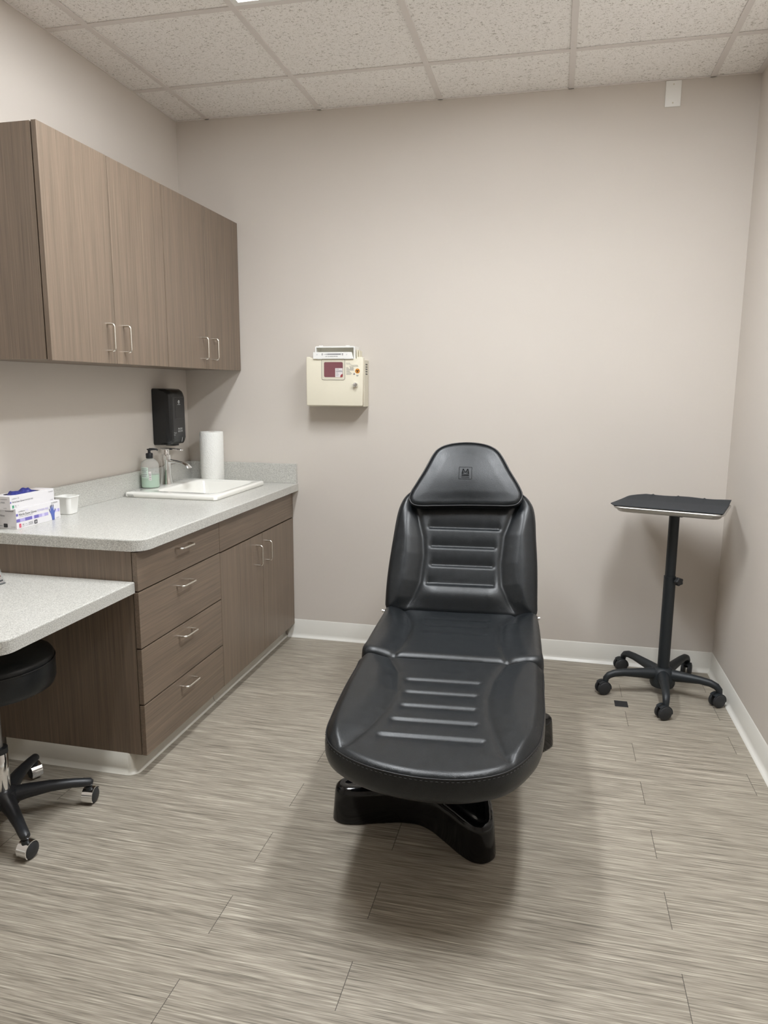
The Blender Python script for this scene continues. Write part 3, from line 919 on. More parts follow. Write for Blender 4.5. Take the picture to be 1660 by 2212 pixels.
p.poly([(0.033 + q[0], 0.0125 + q[1]) for q in rrect(0, 0, 0.0085, 0.0072, 0.003, 3)], 'ink')
p.text('14-6972C', 0.055, 0.006, 0.0050, 'ink_grey'); p.rect(0.002, 0.020, 0.011, 0.0125, 'ink_grey')
p.done('side_printing', r)
# upper box, set back on top of it
hx0, hx1, hy0, hy1, hz0, hz1 = 0.0225, 0.101, -1.521, -1.2835, gz1 + 0.0004, gz1 + 0.0485
r = carton('glove_box', hx0, hx1, hy0, hy1, hz0, hz1, 'smaller open white carton of gloves lying on top of the larger one')
bm = bmesh.new()
# carton with an oblong opening in the lid
ox0, ox1, oy0, oy1 = 0.036, 0.088, -1.490, -1.335
top_o = [(hx0, hy0), (hx1, hy0), (hx1, hy1), (hx0, hy1)]
hole = [((ox0 + ox1) / 2 + q[0], (oy0 + oy1) / 2 + q[1]) for q in rrect(0, 0, (ox1 - ox0) / 2, (oy1 - oy0) / 2, 0.022, 5)]
pts = [Vector(q) for q in top_o + hole]
ne = len(hole)
ov, oe, of, *_ = delaunay_2d_cdt(pts, [(i, (i + 1) % 4) for i in range(4)] + [(4 + i, 4 + (i + 1) % ne) for i in range(ne)], [], 0, 1e-6)
vv = [bm.verts.new((q[0], q[1], hz1)) for q in ov]
for f in of:
    c_ = [(sum(ov[i][0] for i in f) / len(f), sum(ov[i][1] for i in f) / len(f))]
    if inside(c_, hole)[0]: continue
    bm.faces.new([vv[i] for i in f])
loft(bm, [[(q[0], q[1], z) for q in top_o] for z in (hz0, hz1)], True, False)
bmesh.ops.remove_doubles(bm, verts=bm.verts, dist=1e-6)
finish('carton', bm, M['carton'], r)
bm = bmesh.new()
box(bm, ox0 - 0.004, ox1 + 0.002, oy1 - 0.012, oy1 + 0.020, hz1 + 0.0003, hz1 + 0.0015)
finish('torn_flap', bm, M['sticker'], r)
p = Print((hx1 + 0.0002, hy0, hz0), (0, 1, 0), (0, 0, 1))
p.text('confiderm  3.0', 0.010, 0.036, 0.0075, 'ink_grey', width=0.036); p.text('Nitrile Exam Gloves', 0.010, 0.0235, 0.0085, 'ink', width=0.062)
p.text('POWDER-FREE', 0.074, 0.0235, 0.0075, 'ink_grey', width=0.045)
p.rect(0.0, 0.006, 0.023, 0.029, 'ink_purple')
p.rect(0.009, 0.018, 0.004, 0.0145, 'ink_green'); p.text('L', 0.0115, 0.0060, 0.007, 'ink_white', 0.0008)
p.text('100', 0.022, 0.0095, 0.0052, 'ink'); p.text('9', 0.038, 0.0095, 0.0052, 'ink'); p.text('gloves', 0.022, 0.0055, 0.004, 'ink_grey')
p.done('front_printing', r)
p = Print((hx1 + 0.0002, hy0, hz0), (0, 1, 0), (0, 0, 1))
p.text('McKESSON', 0.206, 0.036, 0.0052, 'ink_grey', width=0.026)
p.done('maker_name', r)
p = Print((hx1 + 0.0002, hy0, hz0), (0, 1, 0), (0, 0, 1))
p.text('14-6978', 0.213, 0.004, 0.0045, 'ink_grey')
p.done('printing', r)
p = Print((hx0, hy0 - 0.0002, hz0), (1, 0, 0), (0, 0, 1))
p.text('McKESSON', 0.040, 0.036, 0.0055, 'ink_grey', width=0.028); p.text('POWDER-FREE', 0.002, 0.0235, 0.0075, 'ink_grey', width=0.055)
p.text('14-6978', 0.048, 0.004, 0.0045, 'ink_grey')
p.done('side_printing', r)
# glove tuft in the opening
bm = bmesh.new()
NU, NV = 36, 16
rows = []
for i in range(NU):
    u = i / (NU - 1)
    rw = []
    for j in range(NV):
        q = j / (NV - 1)
        x = ox0 + 0.004 + (ox1 - ox0 - 0.008) * q
        y = oy0 + 0.004 + (oy1 - oy0 - 0.008) * u
        e = max(0.0, min(1.0, 4 * u * (1 - u) * 1.6)) * (4 * q * (1 - q)) ** 0.6
        hh = 0.004 + 0.011 * math.exp(-((u - 0.22) / 0.10) ** 2) + 0.015 * math.exp(-((u - 0.62) / 0.22) ** 2) + 0.0022 * math.sin(u * 31 + q * 7) + 0.0018 * math.sin(q * 19 - u * 13)
        rw.append(bm.verts.new((x + 0.002 * math.sin(u * 22), y, hz1 - 0.006 + e * hh)))
    rows.append(rw)
for a, b in zip(rows[:-1], rows[1:]):
    for j in range(NV - 1): bm.faces.new((a[j], a[j + 1], b[j + 1], b[j]))
o = finish('nitrile_glove', bm, M['nitrile'], None, smooth=80, origin=((ox0 + ox1) / 2, (oy0 + oy1) / 2, hz1 - 0.006))
sm = o.modifiers.new('thickness', 'SOLIDIFY'); sm.thickness = 0.0012; sm.offset = -1
tag(o, 'crumpled dark blue nitrile glove poking out of the open carton', 'glove')

# cup
KX, KY = 0.063, -1.158
def cup_ring(h, z, rad):
    return [(KX + q[0], KY + q[1], z) for q in rrect(0, 0, h, h, rad, 8)]
r = thing('plastic_cup', (KX, KY, CT), 'small white square plastic cup to the right of the glove boxes', 'cup')
rings = [cup_ring(0.026, CT, 0.012), cup_ring(0.0295, CT + 0.002, 0.014), cup_ring(0.0312, CT + 0.010, 0.015), cup_ring(0.0365, CT + 0.068, 0.016), cup_ring(0.0395, CT + 0.071, 0.017), cup_ring(0.0395, CT + 0.0735, 0.017), cup_ring(0.0350, CT + 0.0735, 0.015), cup_ring(0.0290, CT + 0.008, 0.013), cup_ring(0.0250, CT + 0.004, 0.012)]
finish('cup', loft(bmesh.new(), rings), M['white'], r, smooth=40)

# ------------------------------------------------------------------ acrylic holder on the desk
r = thing('leaflet_holder', (0.16, -1.76, 0.728), 'clear acrylic leaflet stand at the left edge of the desk', 'leaflet holder')
AX, AY0, AY1 = 0.184, -1.672, -1.86
wl = AY0 - AY1
fr = (Vector((AX, AY0, 0.7312)), Vector((0, -1, 0)), Vector((-0.30, 0, 0.954)), Vector((0.954, 0, 0.30)))
sheet = [(0, 0), (wl, 0), (wl, 0.14), (0, 0.14)]
bm = bmesh.new(); prism(bm, sheet, -0.002, 0.0, fr); finish('front_sheet', bm, M['acrylic'], r)
bm = bmesh.new(); prism(bm, sheet, -0.0065, -0.0045, fr); finish('rear_sheet', bm, M['acrylic'], r)
bm = bmesh.new(); box(bm, AX - 0.060, AX + 0.004, AY1, AY0, 0.7282, 0.7310, 0.0006); finish('foot', bm, M['acrylic'], r)
r2 = thing('leaflet', (AX, AY0 - 0.05, 0.733), 'small printed leaflet inside the clear acrylic stand', 'leaflet')
fr2 = (fr[0] + fr[3] * -0.0037 + fr[1] * 0.003 + fr[2] * 0.002, fr[1], fr[2], fr[3])
bm = bmesh.new(); prism(bm, [(0, 0), (wl - 0.006, 0), (wl - 0.006, 0.136), (0, 0.136)], 0, 0.001, fr2); finish('sheet', bm, M['leaflet'], r2)
p = Print(fr2[0] + fr2[1] * (wl - 0.006) + fr2[3] * 0.0012, -fr2[1], fr2[2])
p.rect(0.01, wl - 0.010, 0.020, 0.036, 'darkred'); p.rect(0.01, wl - 0.02, 0.050, 0.110, 'ink_grey'); p.rect(0.0, wl - 0.006, 0.004, 0.010, 'ink')
p.done('printing', r2)

# ------------------------------------------------------------------ sharps cabinet on the far wall
D = 0.118
bx0, bx1, bz0, bz1 = 0.741, 1.045, 1.302, 1.549
r = thing('sharps_cabinet', (0.893, 0.0, 1.302), 'cream plastic sharps disposal cabinet with a red window on the far wall', 'sharps container')
finish('housing', nbox(bx0 + 0.004, bx1, -0.088, -0.001, bz0 - 0.004, bz1 - 0.012, 0.004, 2), M['cream2'], r)
# front door with a scooped top edge
fx = lambda u: bx0 + (u - 660) * (bx1 - bx0 - 0.002) / (784 - 660)
fz = lambda v: bz0 + (875 - v) * (bz1 - bz0) / (875 - 770)
door = [(bx0 + 0.006, bz0), (bx1 - 0.008, bz0), (bx1 - 0.002, bz0 + 0.006), (bx1 - 0.001, bz1 - 0.006), (bx1 - 0.006, bz1 - 0.001), (bx1 - 0.028, bz1 - 0.001), (bx1 - 0.036, bz1 - 0.009), (bx1 - 0.075, bz1 - 0.012), (bx0 + 0.06, bz1 - 0.012), (bx0 + 0.042, bz1 - 0.006), (bx0 + 0.028, bz1 - 0.004), (bx0 + 0.02, bz1 + 0.001), (bx0 + 0.006, bz1 + 0.001), (bx0 + 0.001, bz1 - 0.005), (bx0 + 0.001, bz0 + 0.006)]
bm = bmesh.new()
prism(bm, door, 0.0, 0.032, (Vector((0, -D + 0.032, 0)), Vector((1, 0, 0)), Vector((0, 0, 1)), Vector((0, -1, 0))), bev=0.005, seg=3)
dr = finish('front_door', bm, M['cream'], r, smooth=45)
FRM = (Vector((0, -D, 0)), Vector((1, 0, 0)), Vector((0, 0, 1)), Vector((0, -1, 0)))
def rr(u0, u1, v0, v1, rad):
    a0, a1, b0, b1 = fx(u0), fx(u1), fz(v1), fz(v0)
    return rrect((a0 + a1) / 2, (b0 + b1) / 2, (a1 - a0) / 2, (b1 - b0) / 2, rad, 5)
bm = bmesh.new(); prism(bm, rr(695, 746, 774, 819, 0.010), -0.002, 0.0012, FRM); finish('window_frame', bm, M['cream2'], dr)
bm = bmesh.new()
q_ = rr(695, 746, 774, 819, 0.010)
tube(bm, [(a, -D - 0.0012, b) for a, b in q_], 0.0008, 6, closed=True); finish('frame_groove', bm, M['vent'], dr, smooth=60)
bm = bmesh.new(); prism(bm, rr(700.5, 741.5, 781, 813, 0.007), -0.002, 0.0022, FRM); wd = tag(finish('window', bm, M['red_win'], dr), 'smoky red window')
p = Print((fx(725), -D - 0.0022, fz(813)), (1, 0, 0), (0, 0, 1))
wq, hq = fx(741) - fx(725), fz(794) - fz(813)
p.rect(0, wq, 0, hq, 'sticker')
for k, (a, b) in enumerate(((0.08, 0.5), (0.08, 0.9), (0.08, 0.95), (0.08, 0.4), (0.08, 0.5), (0.08, 0.45))):
    p.rect(a * wq, b * wq, hq * (0.88 - k * 0.145), hq * (0.92 - k * 0.145 + (0.03 if k == 2 else 0)), 'ink_grey', 0.0006)
p.poly([(wq, 0), (wq, hq * 0.36), (wq * 0.86, hq * 0.33), (wq * 0.72, hq * 0.2), (wq * 0.66, 0)], 'darkred', 0.0006)
p.done('window_label', dr)
p = Print((fx(748), -D - 0.0001, fz(810)), (1, 0, 0), (0, 0, 1))
wq, hq = fx(784) - fx(748), fz(782) - fz(810)
p.rect(0.02 * wq, 0.05 * wq, 0.94 * hq, 0.97 * hq, 'ink')
p.text('SharpStar', 0.06 * wq, 0.93 * hq, 0.0055, 'ink_grey', width=0.20 * wq); p.text('In-Room System', 0.02 * wq, 0.85 * hq, 0.0055, 'ink_grey', width=0.30 * wq)
p.text('CAUTION', 0.30 * wq, 0.76 * hq, 0.006, 'ink_grey', width=0.40 * wq); p.text('BIOHAZARDOUS SHARPS', 0.22 * wq, 0.68 * hq, 0.006, 'ink', width=0.52 * wq)
for k in range(9): p.rect(0.02 * wq, (0.14 + 0.03 * ((k * 5) % 4) + 0.02 * k) * wq, (0.60 - k * 0.065) * hq, (0.625 - k * 0.065) * hq, 'ink_grey')
for k in range(4): p.rect(0.24 * wq, (0.46 + 0.02 * (k % 2)) * wq, (0.60 - k * 0.065) * hq, (0.63 - k * 0.065) * hq, 'ink_grey')
p.poly([(0.43 * wq, 0.08 * hq), (0.56 * wq, 0.08 * hq), (0.50 * wq, 0.24 * hq)], 'ink_grey')
p.rect(0.62 * wq, 0.76 * wq, 0.02 * hq, 0.06 * hq, 'ink_grey'); p.rect(0.64 * wq, 0.74 * wq, -0.05 * hq, -0.015 * hq, 'ink_grey')
oc = (0.695 * wq, 0.36 * hq); orr = 0.0125
p.poly([(oc[0] + orr * math.cos(a), oc[1] + orr * math.sin(a)) for a in np.linspace(0, 6.283, 28, endpoint=False)], 'orange', 0.0003)
for k in range(3):
    a0 = math.radians(90 + 120 * k)
    cx_, cy_ = oc[0] + 0.0052 * math.cos(a0), oc[1] + 0.0052 * math.sin(a0)
    arc = [(cx_ + 0.0056 * math.cos(a0 + a), cy_ + 0.0056 * math.sin(a0 + a)) for a in np.linspace(0.6, 5.68, 16)]
    arc2 = [(cx_ + 0.0012 * math.cos(a0) + 0.0036 * math.cos(a0 + a), cy_ + 0.0012 * math.sin(a0) + 0.0036 * math.sin(a0 + a)) for a in np.linspace(5.6, 0.68, 16)]
    pts_ = arc + arc2
    n_ = 16
    p.add(pts_, [(i, i + 1, 2 * n_ - 2 - i, 2 * n_ - 1 - i) for i in range(n_ - 1)], 'ink', 0.0006)
p.poly([(oc[0] + 0.0022 * math.cos(a), oc[1] + 0.0022 * math.sin(a)) for a in np.linspace(0, 6.283, 14, endpoint=False)], 'ink', 0.0009)
p.done('warning_label', dr)
bm = bmesh.new()
lx, lz = fx(769.5), fz(829)
lathe(bm, [(0.0115, 0.0), (0.0115, 0.010), (0.0105, 0.013), (0.0075, 0.014), (0.007, 0.0125)], (lx, -D, lz), (0, -1, 0), 24)
lk = tag(finish('lock', bm, M['chrome'], dr, smooth=40), 'round chrome lock')
bm = bmesh.new(); box(bm, lx - 0.014, lx + 0.004, -D - 0.030, -D - 0.013, lz - 0.001, lz + 0.001, 0.0003)
finish('key', bm, M['steel'], lk)
bm = bmesh.new()
for a, b, c_, d_ in ((bx0 + 0.008, bx0 + 0.068, 0.0300, 0.0306), (bx0 + 0.0674, bx0 + 0.068, 0.004, 0.0300)):
    box(bm, a, b, -D - 0.0003, -D + 0.001, bz0 + c_, bz0 + d_)
finish('embossed_panel', bm, M['cream2'], dr)
for zc in (bz0 + 0.205, bz0 + 0.060):
    bm = bmesh.new()
    for k in range(5):
        lathe(bm, [(0.0042, 0), (0.0042, 0.0075)], (bx0 - 0.002, -D + 0.030, zc - 0.028 + k * 0.0115), (0, 0, 1), 10)
    finish('hinge', bm, M['cream'], r, smooth=40)
bm = bmesh.new()
for k in range(5):
    box(bm, bx1 - 0.001, bx1 + 0.0006, -0.066, -0.028, bz1 - 0.040 - k * 0.012, bz1 - 0.033 - k * 0.012, 0.0006, 1)
finish('vent_slots', bm, M['vent'], r)
# white drop tray on top
tx0, tx1 = 0.790, 1.000
bm = bmesh.new()
box(bm, tx0, tx0 + 0.006, -0.112, -0.030, bz1 - 0.012, bz1 + 0.052, 0.001); box(bm, tx1 - 0.006, tx1, -0.112, -0.030, bz1 - 0.012, bz1 + 0.052, 0.001)
box(bm, tx0 + 0.006, tx1 - 0.006, -0.036, -0.030, bz1 - 0.012, bz1 + 0.052, 0.001)
box(bm, tx0 + 0.006, tx1 - 0.006, -0.112, -0.106, bz1 + 0.046, bz1 + 0.054, 0.001)
box(bm, tx0 + 0.003, tx1 - 0.003, -0.108, -0.030, bz1 + 0.049, bz1 + 0.053)
tr = tag(finish('tray_hood', bm, M['white'], r), 'white plastic hood above the door')
for k in (0.028, 0.170):
    bm = bmesh.new()
    for dx in (-0.007, 0.007): box(bm, tx0 + k + dx - 0.0015, tx0 + k + dx + 0.0015, -0.108, -0.090, bz1 + 0.050, bz1 + 0.058, 0.0008)
    lathe(bm, [(0.006, 0), (0.004, 0.004), (0.001, 0.006)], (tx0 + k, -0.10, bz1 + 0.052), (0, 0, 1), 10)
    finish('clip', bm, M['white'], tr, smooth=40)
bm = bmesh.new()
flap = [(tx0 - 0.006, bz1 - 0.010), (tx1 - 0.003, bz1 - 0.010), (tx1 - 0.012, bz1 + 0.0235), (tx0 - 0.006, bz1 + 0.0235)]
prism(bm, flap, 0.0, 0.005, (Vector((0, -D - 0.004, 0)), Vector((1, 0, 0)), Vector((0, 0, 1)), Vector((0, -1, 0))), bev=0.001)
fl = tag(finish('drop_flap', bm, M['white'], r), 'white flap printed with a syringe')
bm = bmesh.new()
box(bm, tx1 + 0.004, tx1 + 0.010, -0.090, -0.030, bz1 - 0.012, bz1 + 0.036, 0.001)
box(bm, tx1 + 0.013, tx1 + 0.017, -0.085, -0.030, bz1 - 0.012, bz1 + 0.032, 0.001)
finish('tray_guide', bm, M['cream'], r)
p = Print((tx0, -D - 0.0091, bz1), (1, 0, 0), (0, 0, 1))
p.poly([(0.047, 0.0125), (0.060, 0.012), (0.078, 0.0105), (0.140, 0.010), (0.140, 0.016), (0.078, 0.0155), (0.060, 0.0138)], 'ink_grey')
for k in range(7): p.rect(0.082 + k * 0.008, 0.0826 + k * 0.008, 0.0105, 0.0155, 'carton', 0.0006)
p.rect(0.142, 0.144, 0.008, 0.018, 'ink_grey')
for xx in (0.042, 0.150):
    p.poly([(xx, 0.005), (xx + 0.0015, 0.005), (xx + 0.0022, 0.0135), (xx + 0.0045, 0.0135), (xx + 0.0008, 0.0175), (xx - 0.003, 0.0135), (xx - 0.0008, 0.0135)], 'ink')
p.text('LIFT TO ASSURE DISPOSAL', 0.060, 0.0005, 0.0058, 'ink', width=0.066, bold=0.0001)
for xx in (0.015, 0.172): p.poly([(xx + 0.003 * math.cos(a), 0.011 + 0.003 * math.sin(a)) for a in np.linspace(0, 6.28, 14, endpoint=False)], 'ink_white')
p.done('printing', fl)

# ------------------------------------------------------------------ blank cover plate
r = thing('cover_plate', (2.453, 0.0, 2.648), 'white blank cover plate high on the far wall, touching the ceiling', 'cover plate')
pl = finish('plate', nbox(2.420, 2.487, -0.006, -0.0005, 2.648, 2.757, 0.0025, 2), M['white'], r, smooth=35)
for z in (2.664, 2.741):
    bm = bmesh.new(); lathe(bm, [(0.0032, 0.0), (0.0030, 0.0012), (0.0005, 0.0016)], (2.4535, -0.006, z), (0, -1, 0), 14)
    finish('screw', bm, M['cream2'], r, smooth=40)

# ------------------------------------------------------------------ black patch on the floor
bm = bmesh.new(); box(bm, 2.318, 2.375, -0.526, -0.464, 0.0, 0.0012)
tag(finish('tape_patch', bm, M['black_tape'], None, origin=(2.3465, -0.495, 0)), 'small black square patch stuck on the floor left of the tray stand', 'tape')

# ------------------------------------------------------------------ procedure chair
TH = math.radians(5.0)
CO = Vector((1.69, -1.20, 0))
r = thing('procedure_chair', CO, 'black vinyl padded medical procedure chair with its footrest towards the camera', 'chair', TH)
CH = r
si = lambda x, a, b: np.clip((x - a) / (b - a), 0, 1) ** 2 * (3 - 2 * np.clip((x - a) / (b - a), 0, 1))
def edge(d, rr_=0.03, hh=0.016):
    k = np.clip(d / rr_, 0, 1)
    return hh * (1 - (1 - k) ** 2.2)
def ribs(u, v, lst, A, s_up, s_dn, sign=1.0):
    """Creases: the pad sinks gently towards each crease on one side and rises sharply on the other."""
    h = np.zeros_like(u)
    for v0, c0, half in lst:
        w = (v - v0) * sign
        g = np.where(w > 0, np.exp(-(np.abs(w) / s_up) ** 1.3), np.exp(-(np.abs(w) / s_dn) ** 2))
        h -= A * g * (1 - si(np.abs(u - c0), half - 0.012, half + 0.008))
    return h
def bolster(u, v, cl, cr, B_, gv):
    """Raised side pads outside the two curves cl (left) and cr (right), with a valley along the curves."""
    ul = np.interp(v, [q[0] for q in cl], [q[1] for q in cl]); ur = np.interp(v, [q[0] for q in cr], [q[1] for q in cr])
    w = np.maximum(-(u + ul), u - ur)
    return B_ * si(w, -0.006, 0.075) - gv * np.exp(-(np.abs(w) / 0.012) ** 1.5)
# footrest
A_ = Vector((0, -0.78, -0.045)).normalized()
N_ = Vector((0, -0.045, 0.78)).normalized()
foot_frame = (Vector((0, -0.222, 0.492)), Vector((1, 0, 0)), A_, N_)
foot_out = [(-0.300, 0.000), (-0.150, 0.000), (0.0, 0.000), (0.150, 0.000), (0.262, 0.000), (0.282, 0.020), (0.279, 0.150), (0.271, 0.300), (0.259, 0.410), (0.246, 0.475), (0.218, 0.538), (0.180, 0.598), (0.142, 0.634), (0.064, 0.668), (-0.020, 0.678), (-0.106, 0.670), (-0.198, 0.642), (-0.276, 0.592), (-0.314, 0.545), (-0.331, 0.490), (-0.334, 0.400), (-0.331, 0.235), (-0.321, 0.080), (-0.317, 0.018)]
fcl = [(0.0, 0.225), (0.03, 0.213), (0.114, 0.179), (0.243, 0.166), (0.362, 0.183), (0.472, 0.219), (0.562, 0.258), (0.62, 0.30)]
fcr = [(0.0, 0.178), (0.033, 0.162), (0.139, 0.128), (0.265, 0.111), (0.375, 0.114), (0.473, 0.129), (0.562, 0.150), (0.64, 0.195)]
flist = [(0.166, -0.032, 0.120), (0.250, -0.033, 0.112), (0.334, -0.035, 0.112), (0.418, -0.040, 0.124), (0.505, -0.042, 0.146)]
fh = lambda u, v, d: edge(d, 0.022, 0.010) + bolster(u, v, fcl, fcr, 0.017, 0.006) * si(d, 0.0, 0.03) + ribs(u, v, flist, 0.0065, 0.026, 0.007, 1.0) * si(d, 0, 0.03)
fo, fB, fhb = cushion('footrest', smooth_closed(foot_out, 6), foot_frame, 0.074, fh, M['vinyl'], CH, bulge=0.003)
def rim_path(frame, B, off, lift):
    O_, U_, V_, N2 = [Vector(q) for q in frame]
    return [O_ + U_ * p_[0] + V_ * p_[1] + N2 * lift for p_ in inset(B, off)]
bm = bmesh.new(); tube(bm, rim_path(foot_frame, resample(fB, 0.012), -0.0008, -0.001), 0.0018, 6, closed=True)
finish('seam', bm, M['piping'], fo, world=False, smooth=80)
# stitches along the front of the seam
bm = bmesh.new()
sp = rim_path(foot_frame, resample(fB, 0.0065), -0.0032, -0.0065)
for a, b in zip(sp[::2], sp[1::2]):
    if a.y < -0.65: tube(bm, [a, b], 0.0007, 5)
tag(finish('stitching', bm, M['thread'], fo, world=False), 'grey thread stitches')
# seat
seat_frame = (Vector((0, 0, 0.500)), Vector((1, 0, 0)), Vector((0, 1, 0)), Vector((0, 0, 1)))
seat_out = [(-0.300, -0.226), (-0.15, -0.229), (0.0, -0.231), (0.15, -0.235), (0.262, -0.238), (0.284, -0.222), (0.290, -0.12), (0.296, 0.05), (0.299, 0.20), (0.297, 0.262), (0.282, 0.275), (0.0, 0.275), (-0.285, 0.275), (-0.302, 0.260), (-0.303, 0.20), (-0.309, 0.05), (-0.315, -0.12), (-0.317, -0.205)]
scl = [(-0.24, 0.212), (-0.16, 0.194), (-0.078, 0.183), (0.07, 0.180), (0.16, 0.196), (0.247, 0.226)]
scr = [(-0.24, 0.172), (-0.14, 0.160), (-0.039, 0.154), (0.06, 0.156), (0.125, 0.164), (0.247, 0.212)]
slist = [(0.165, -0.012, 0.125), (0.085, -0.013, 0.115), (0.005, -0.014, 0.118)]
sh_ = lambda u, v, d: edge(d, 0.026, 0.014) + bolster(u, v, scl, scr, 0.015, 0.008) + ribs(u, v, slist, 0.004, 0.018, 0.006, 1.0)
so, sB, shb = cushion('seat', smooth_closed(seat_out, 6), seat_frame, 0.070, sh_, M['vinyl'], CH, bulge=0.002)
# backrest
TB = math.radians(28)
VB = Vector((0, math.sin(TB), math.cos(TB))); NB = Vector((0, -math.cos(TB), math.sin(TB)))
back_frame = (Vector((0, 0.27, 0.50)), Vector((1, 0, 0)), VB, NB)
back_out = [(-0.292, 0.008), (-0.15, 0.004), (0.0, 0.002), (0.15, 0.001), (0.284, 0.003), (0.296, 0.020), (0.297, 0.060), (0.296, 0.220), (0.290, 0.334), (0.286, 0.418), (0.276, 0.466), (0.255, 0.500), (0.225, 0.524), (0.18, 0.545), (0.10, 0.560), (0.0, 0.565), (-0.10, 0.560), (-0.18, 0.545), (-0.225, 0.520), (-0.252, 0.494), (-0.268, 0.462), (-0.279, 0.420), (-0.291, 0.313), (-0.304, 0.151), (-0.305, 0.050), (-0.303, 0.022)]
bcl = [(-0.02, 0.245), (0.01, 0.227), (0.06, 0.197), (0.127, 0.172), (0.242, 0.163), (0.317, 0.170), (0.423, 0.198), (0.52, 0.24)]
bcr = [(-0.02, 0.240), (-0.002, 0.223), (0.06, 0.188), (0.127, 0.159), (0.215, 0.153), (0.335, 0.164), (0.441, 0.201), (0.52, 0.24)]
blist = [(0.364, 0.0, 0.150), (0.283, -0.003, 0.136), (0.203, -0.004, 0.131), (0.123, -0.008, 0.140)]
bh = lambda u, v, d: edge(d, 0.016, 0.009) + bolster(u, v, bcl, bcr, 0.026, 0.008) * si(d, -0.025, 0.060) + ribs(u, v, blist, 0.010, 0.026, 0.0075, 1.0) + 0.018 * np.exp(-((v - 0.075) / 0.05) ** 2) * (1 - si(np.abs(u), 0.10, 0.21))
bo, bB, bhb = cushion('backrest', smooth_closed(back_out, 6), back_frame, 0.075, bh, M['vinyl'], CH, bulge=0.002)
bm = bmesh.new(); tube(bm, rim_path(back_frame, resample(bB, 0.012), -0.001, -0.001), 0.003, 8, closed=True)
finish('piping', bm, M['piping'], bo, world=False, smooth=80)
# headrest
head_frame = (back_frame[0] + NB * 0.050, Vector((1, 0, 0)), VB, NB)
head_out = [(-0.200, 0.442), (-0.118, 0.443), (0.0, 0.448), (0.120, 0.450), (0.178, 0.451), (0.208, 0.457), (0.226, 0.474), (0.232, 0.497), (0.219, 0.533), (0.181, 0.599), (0.160, 0.640), (0.145, 0.667), (0.128, 0.690), (0.106, 0.706), (0.071, 0.719), (0.006, 0.726), (-0.064, 0.719), (-0.105, 0.705), (-0.126, 0.689), (-0.140, 0.668), (-0.172, 0.599), (-0.206, 0.533), (-0.223, 0.500), (-0.230, 0.474), (-0.222, 0.452)]
hh_ = lambda u, v, d: edge(d, 0.016, 0.008) + 0.012 * np.exp(-((u / 0.16) ** 2) - ((v - 0.575) / 0.11) ** 2) * si(d, 0.0, 0.06)
ho, hB, hhb = cushion('headrest', smooth_closed(head_out, 6), head_frame, 0.044, hh_, M['vinyl'], CH, bulge=0.002)
bm = bmesh.new(); tube(bm, rim_path(head_frame, resample(hB, 0.010), -0.0015, 0.001), 0.0036, 8, closed=True)
finish('piping', bm, M['piping'], ho, world=False, smooth=80)
p = Print(head_frame[0] + VB * 0.583 + Vector((-0.002, 0, 0)) + NB * 0.0206, (1, 0, 0), VB)
e_ = 0.027
for a in ((-e_, e_, -e_, -e_ + 0.0012), (-e_, e_, e_ - 0.0012, e_), (-e_, -e_ + 0.0012, -e_, e_), (e_ - 0.0012, e_, -e_, e_)):
    p.rect(*a, 'deboss', 0.0006)
for s_ in (-1, 1):
    p.poly([(s_ * 0.0155, -0.004), (s_ * 0.0105, -0.004), (s_ * 0.0085, 0.016), (s_ * 0.0115, 0.0185)][::s_], 'deboss', 0.0006)
    p.poly([(s_ * 0.0105, 0.0185), (s_ * 0.0075, 0.0185), (0.0, 0.004), (0.0, -0.001)][::-s_], 'deboss', 0.0006)
    p.poly([(s_ * 0.0085, -0.004), (s_ * 0.0065, -0.004), (s_ * 0.0048, 0.006), (s_ * 0.0068, 0.008)][::s_], 'deboss', 0.0006)
for k in range(3): p.rect(-0.0155, 0.0155, -0.0078 - k * 0.0026, -0.0066 - k * 0.0026, 'deboss', 0.0006)
p.text('MIDMARK', -0.0175, -0.0215, 0.0075, 'deboss', 0.0006, width=0.035)
p.done('emblem', ho, 'debossed square emblem', world=False)
# frame, column, hinges
lc = lambda bm_: bm_
bm = bmesh.new(); box(bm, -0.22, 0.20, -0.20, 0.24, 0.395, 0.428, 0.006); box(bm, -0.16, 0.14, -0.58, -0.20, 0.360, 0.388, 0.006)
finish('seat_frame', bm, M['satin_black'], CH, world=False)
bm = bmesh.new()
bfr = (back_frame[0] + NB * -0.078, Vector((1, 0, 0)), VB, NB)
prism(bm, [(-0.18, 0.02), (0.17, 0.02), (0.15, 0.48), (-0.16, 0.48)], -0.03, 0.0, bfr)
finish('back_frame', bm, M['satin_black'], CH, world=False)
for s_ in (-1, 1):
    bm = bmesh.new()
    x_ = -0.305 if s_ < 0 else 0.297
    lathe(bm, [(0.0045, 0.0), (0.0045, 0.012), (0.0075, 0.0125), (0.0075, 0.017), (0.003, 0.0175)], (x_ - s_ * 0.004, 0.262, 0.503), (s_, 0, 0), 16)
    tag(finish('hinge_pin', bm, M['chrome'], CH, world=False, smooth=40), 'chrome hinge pin')
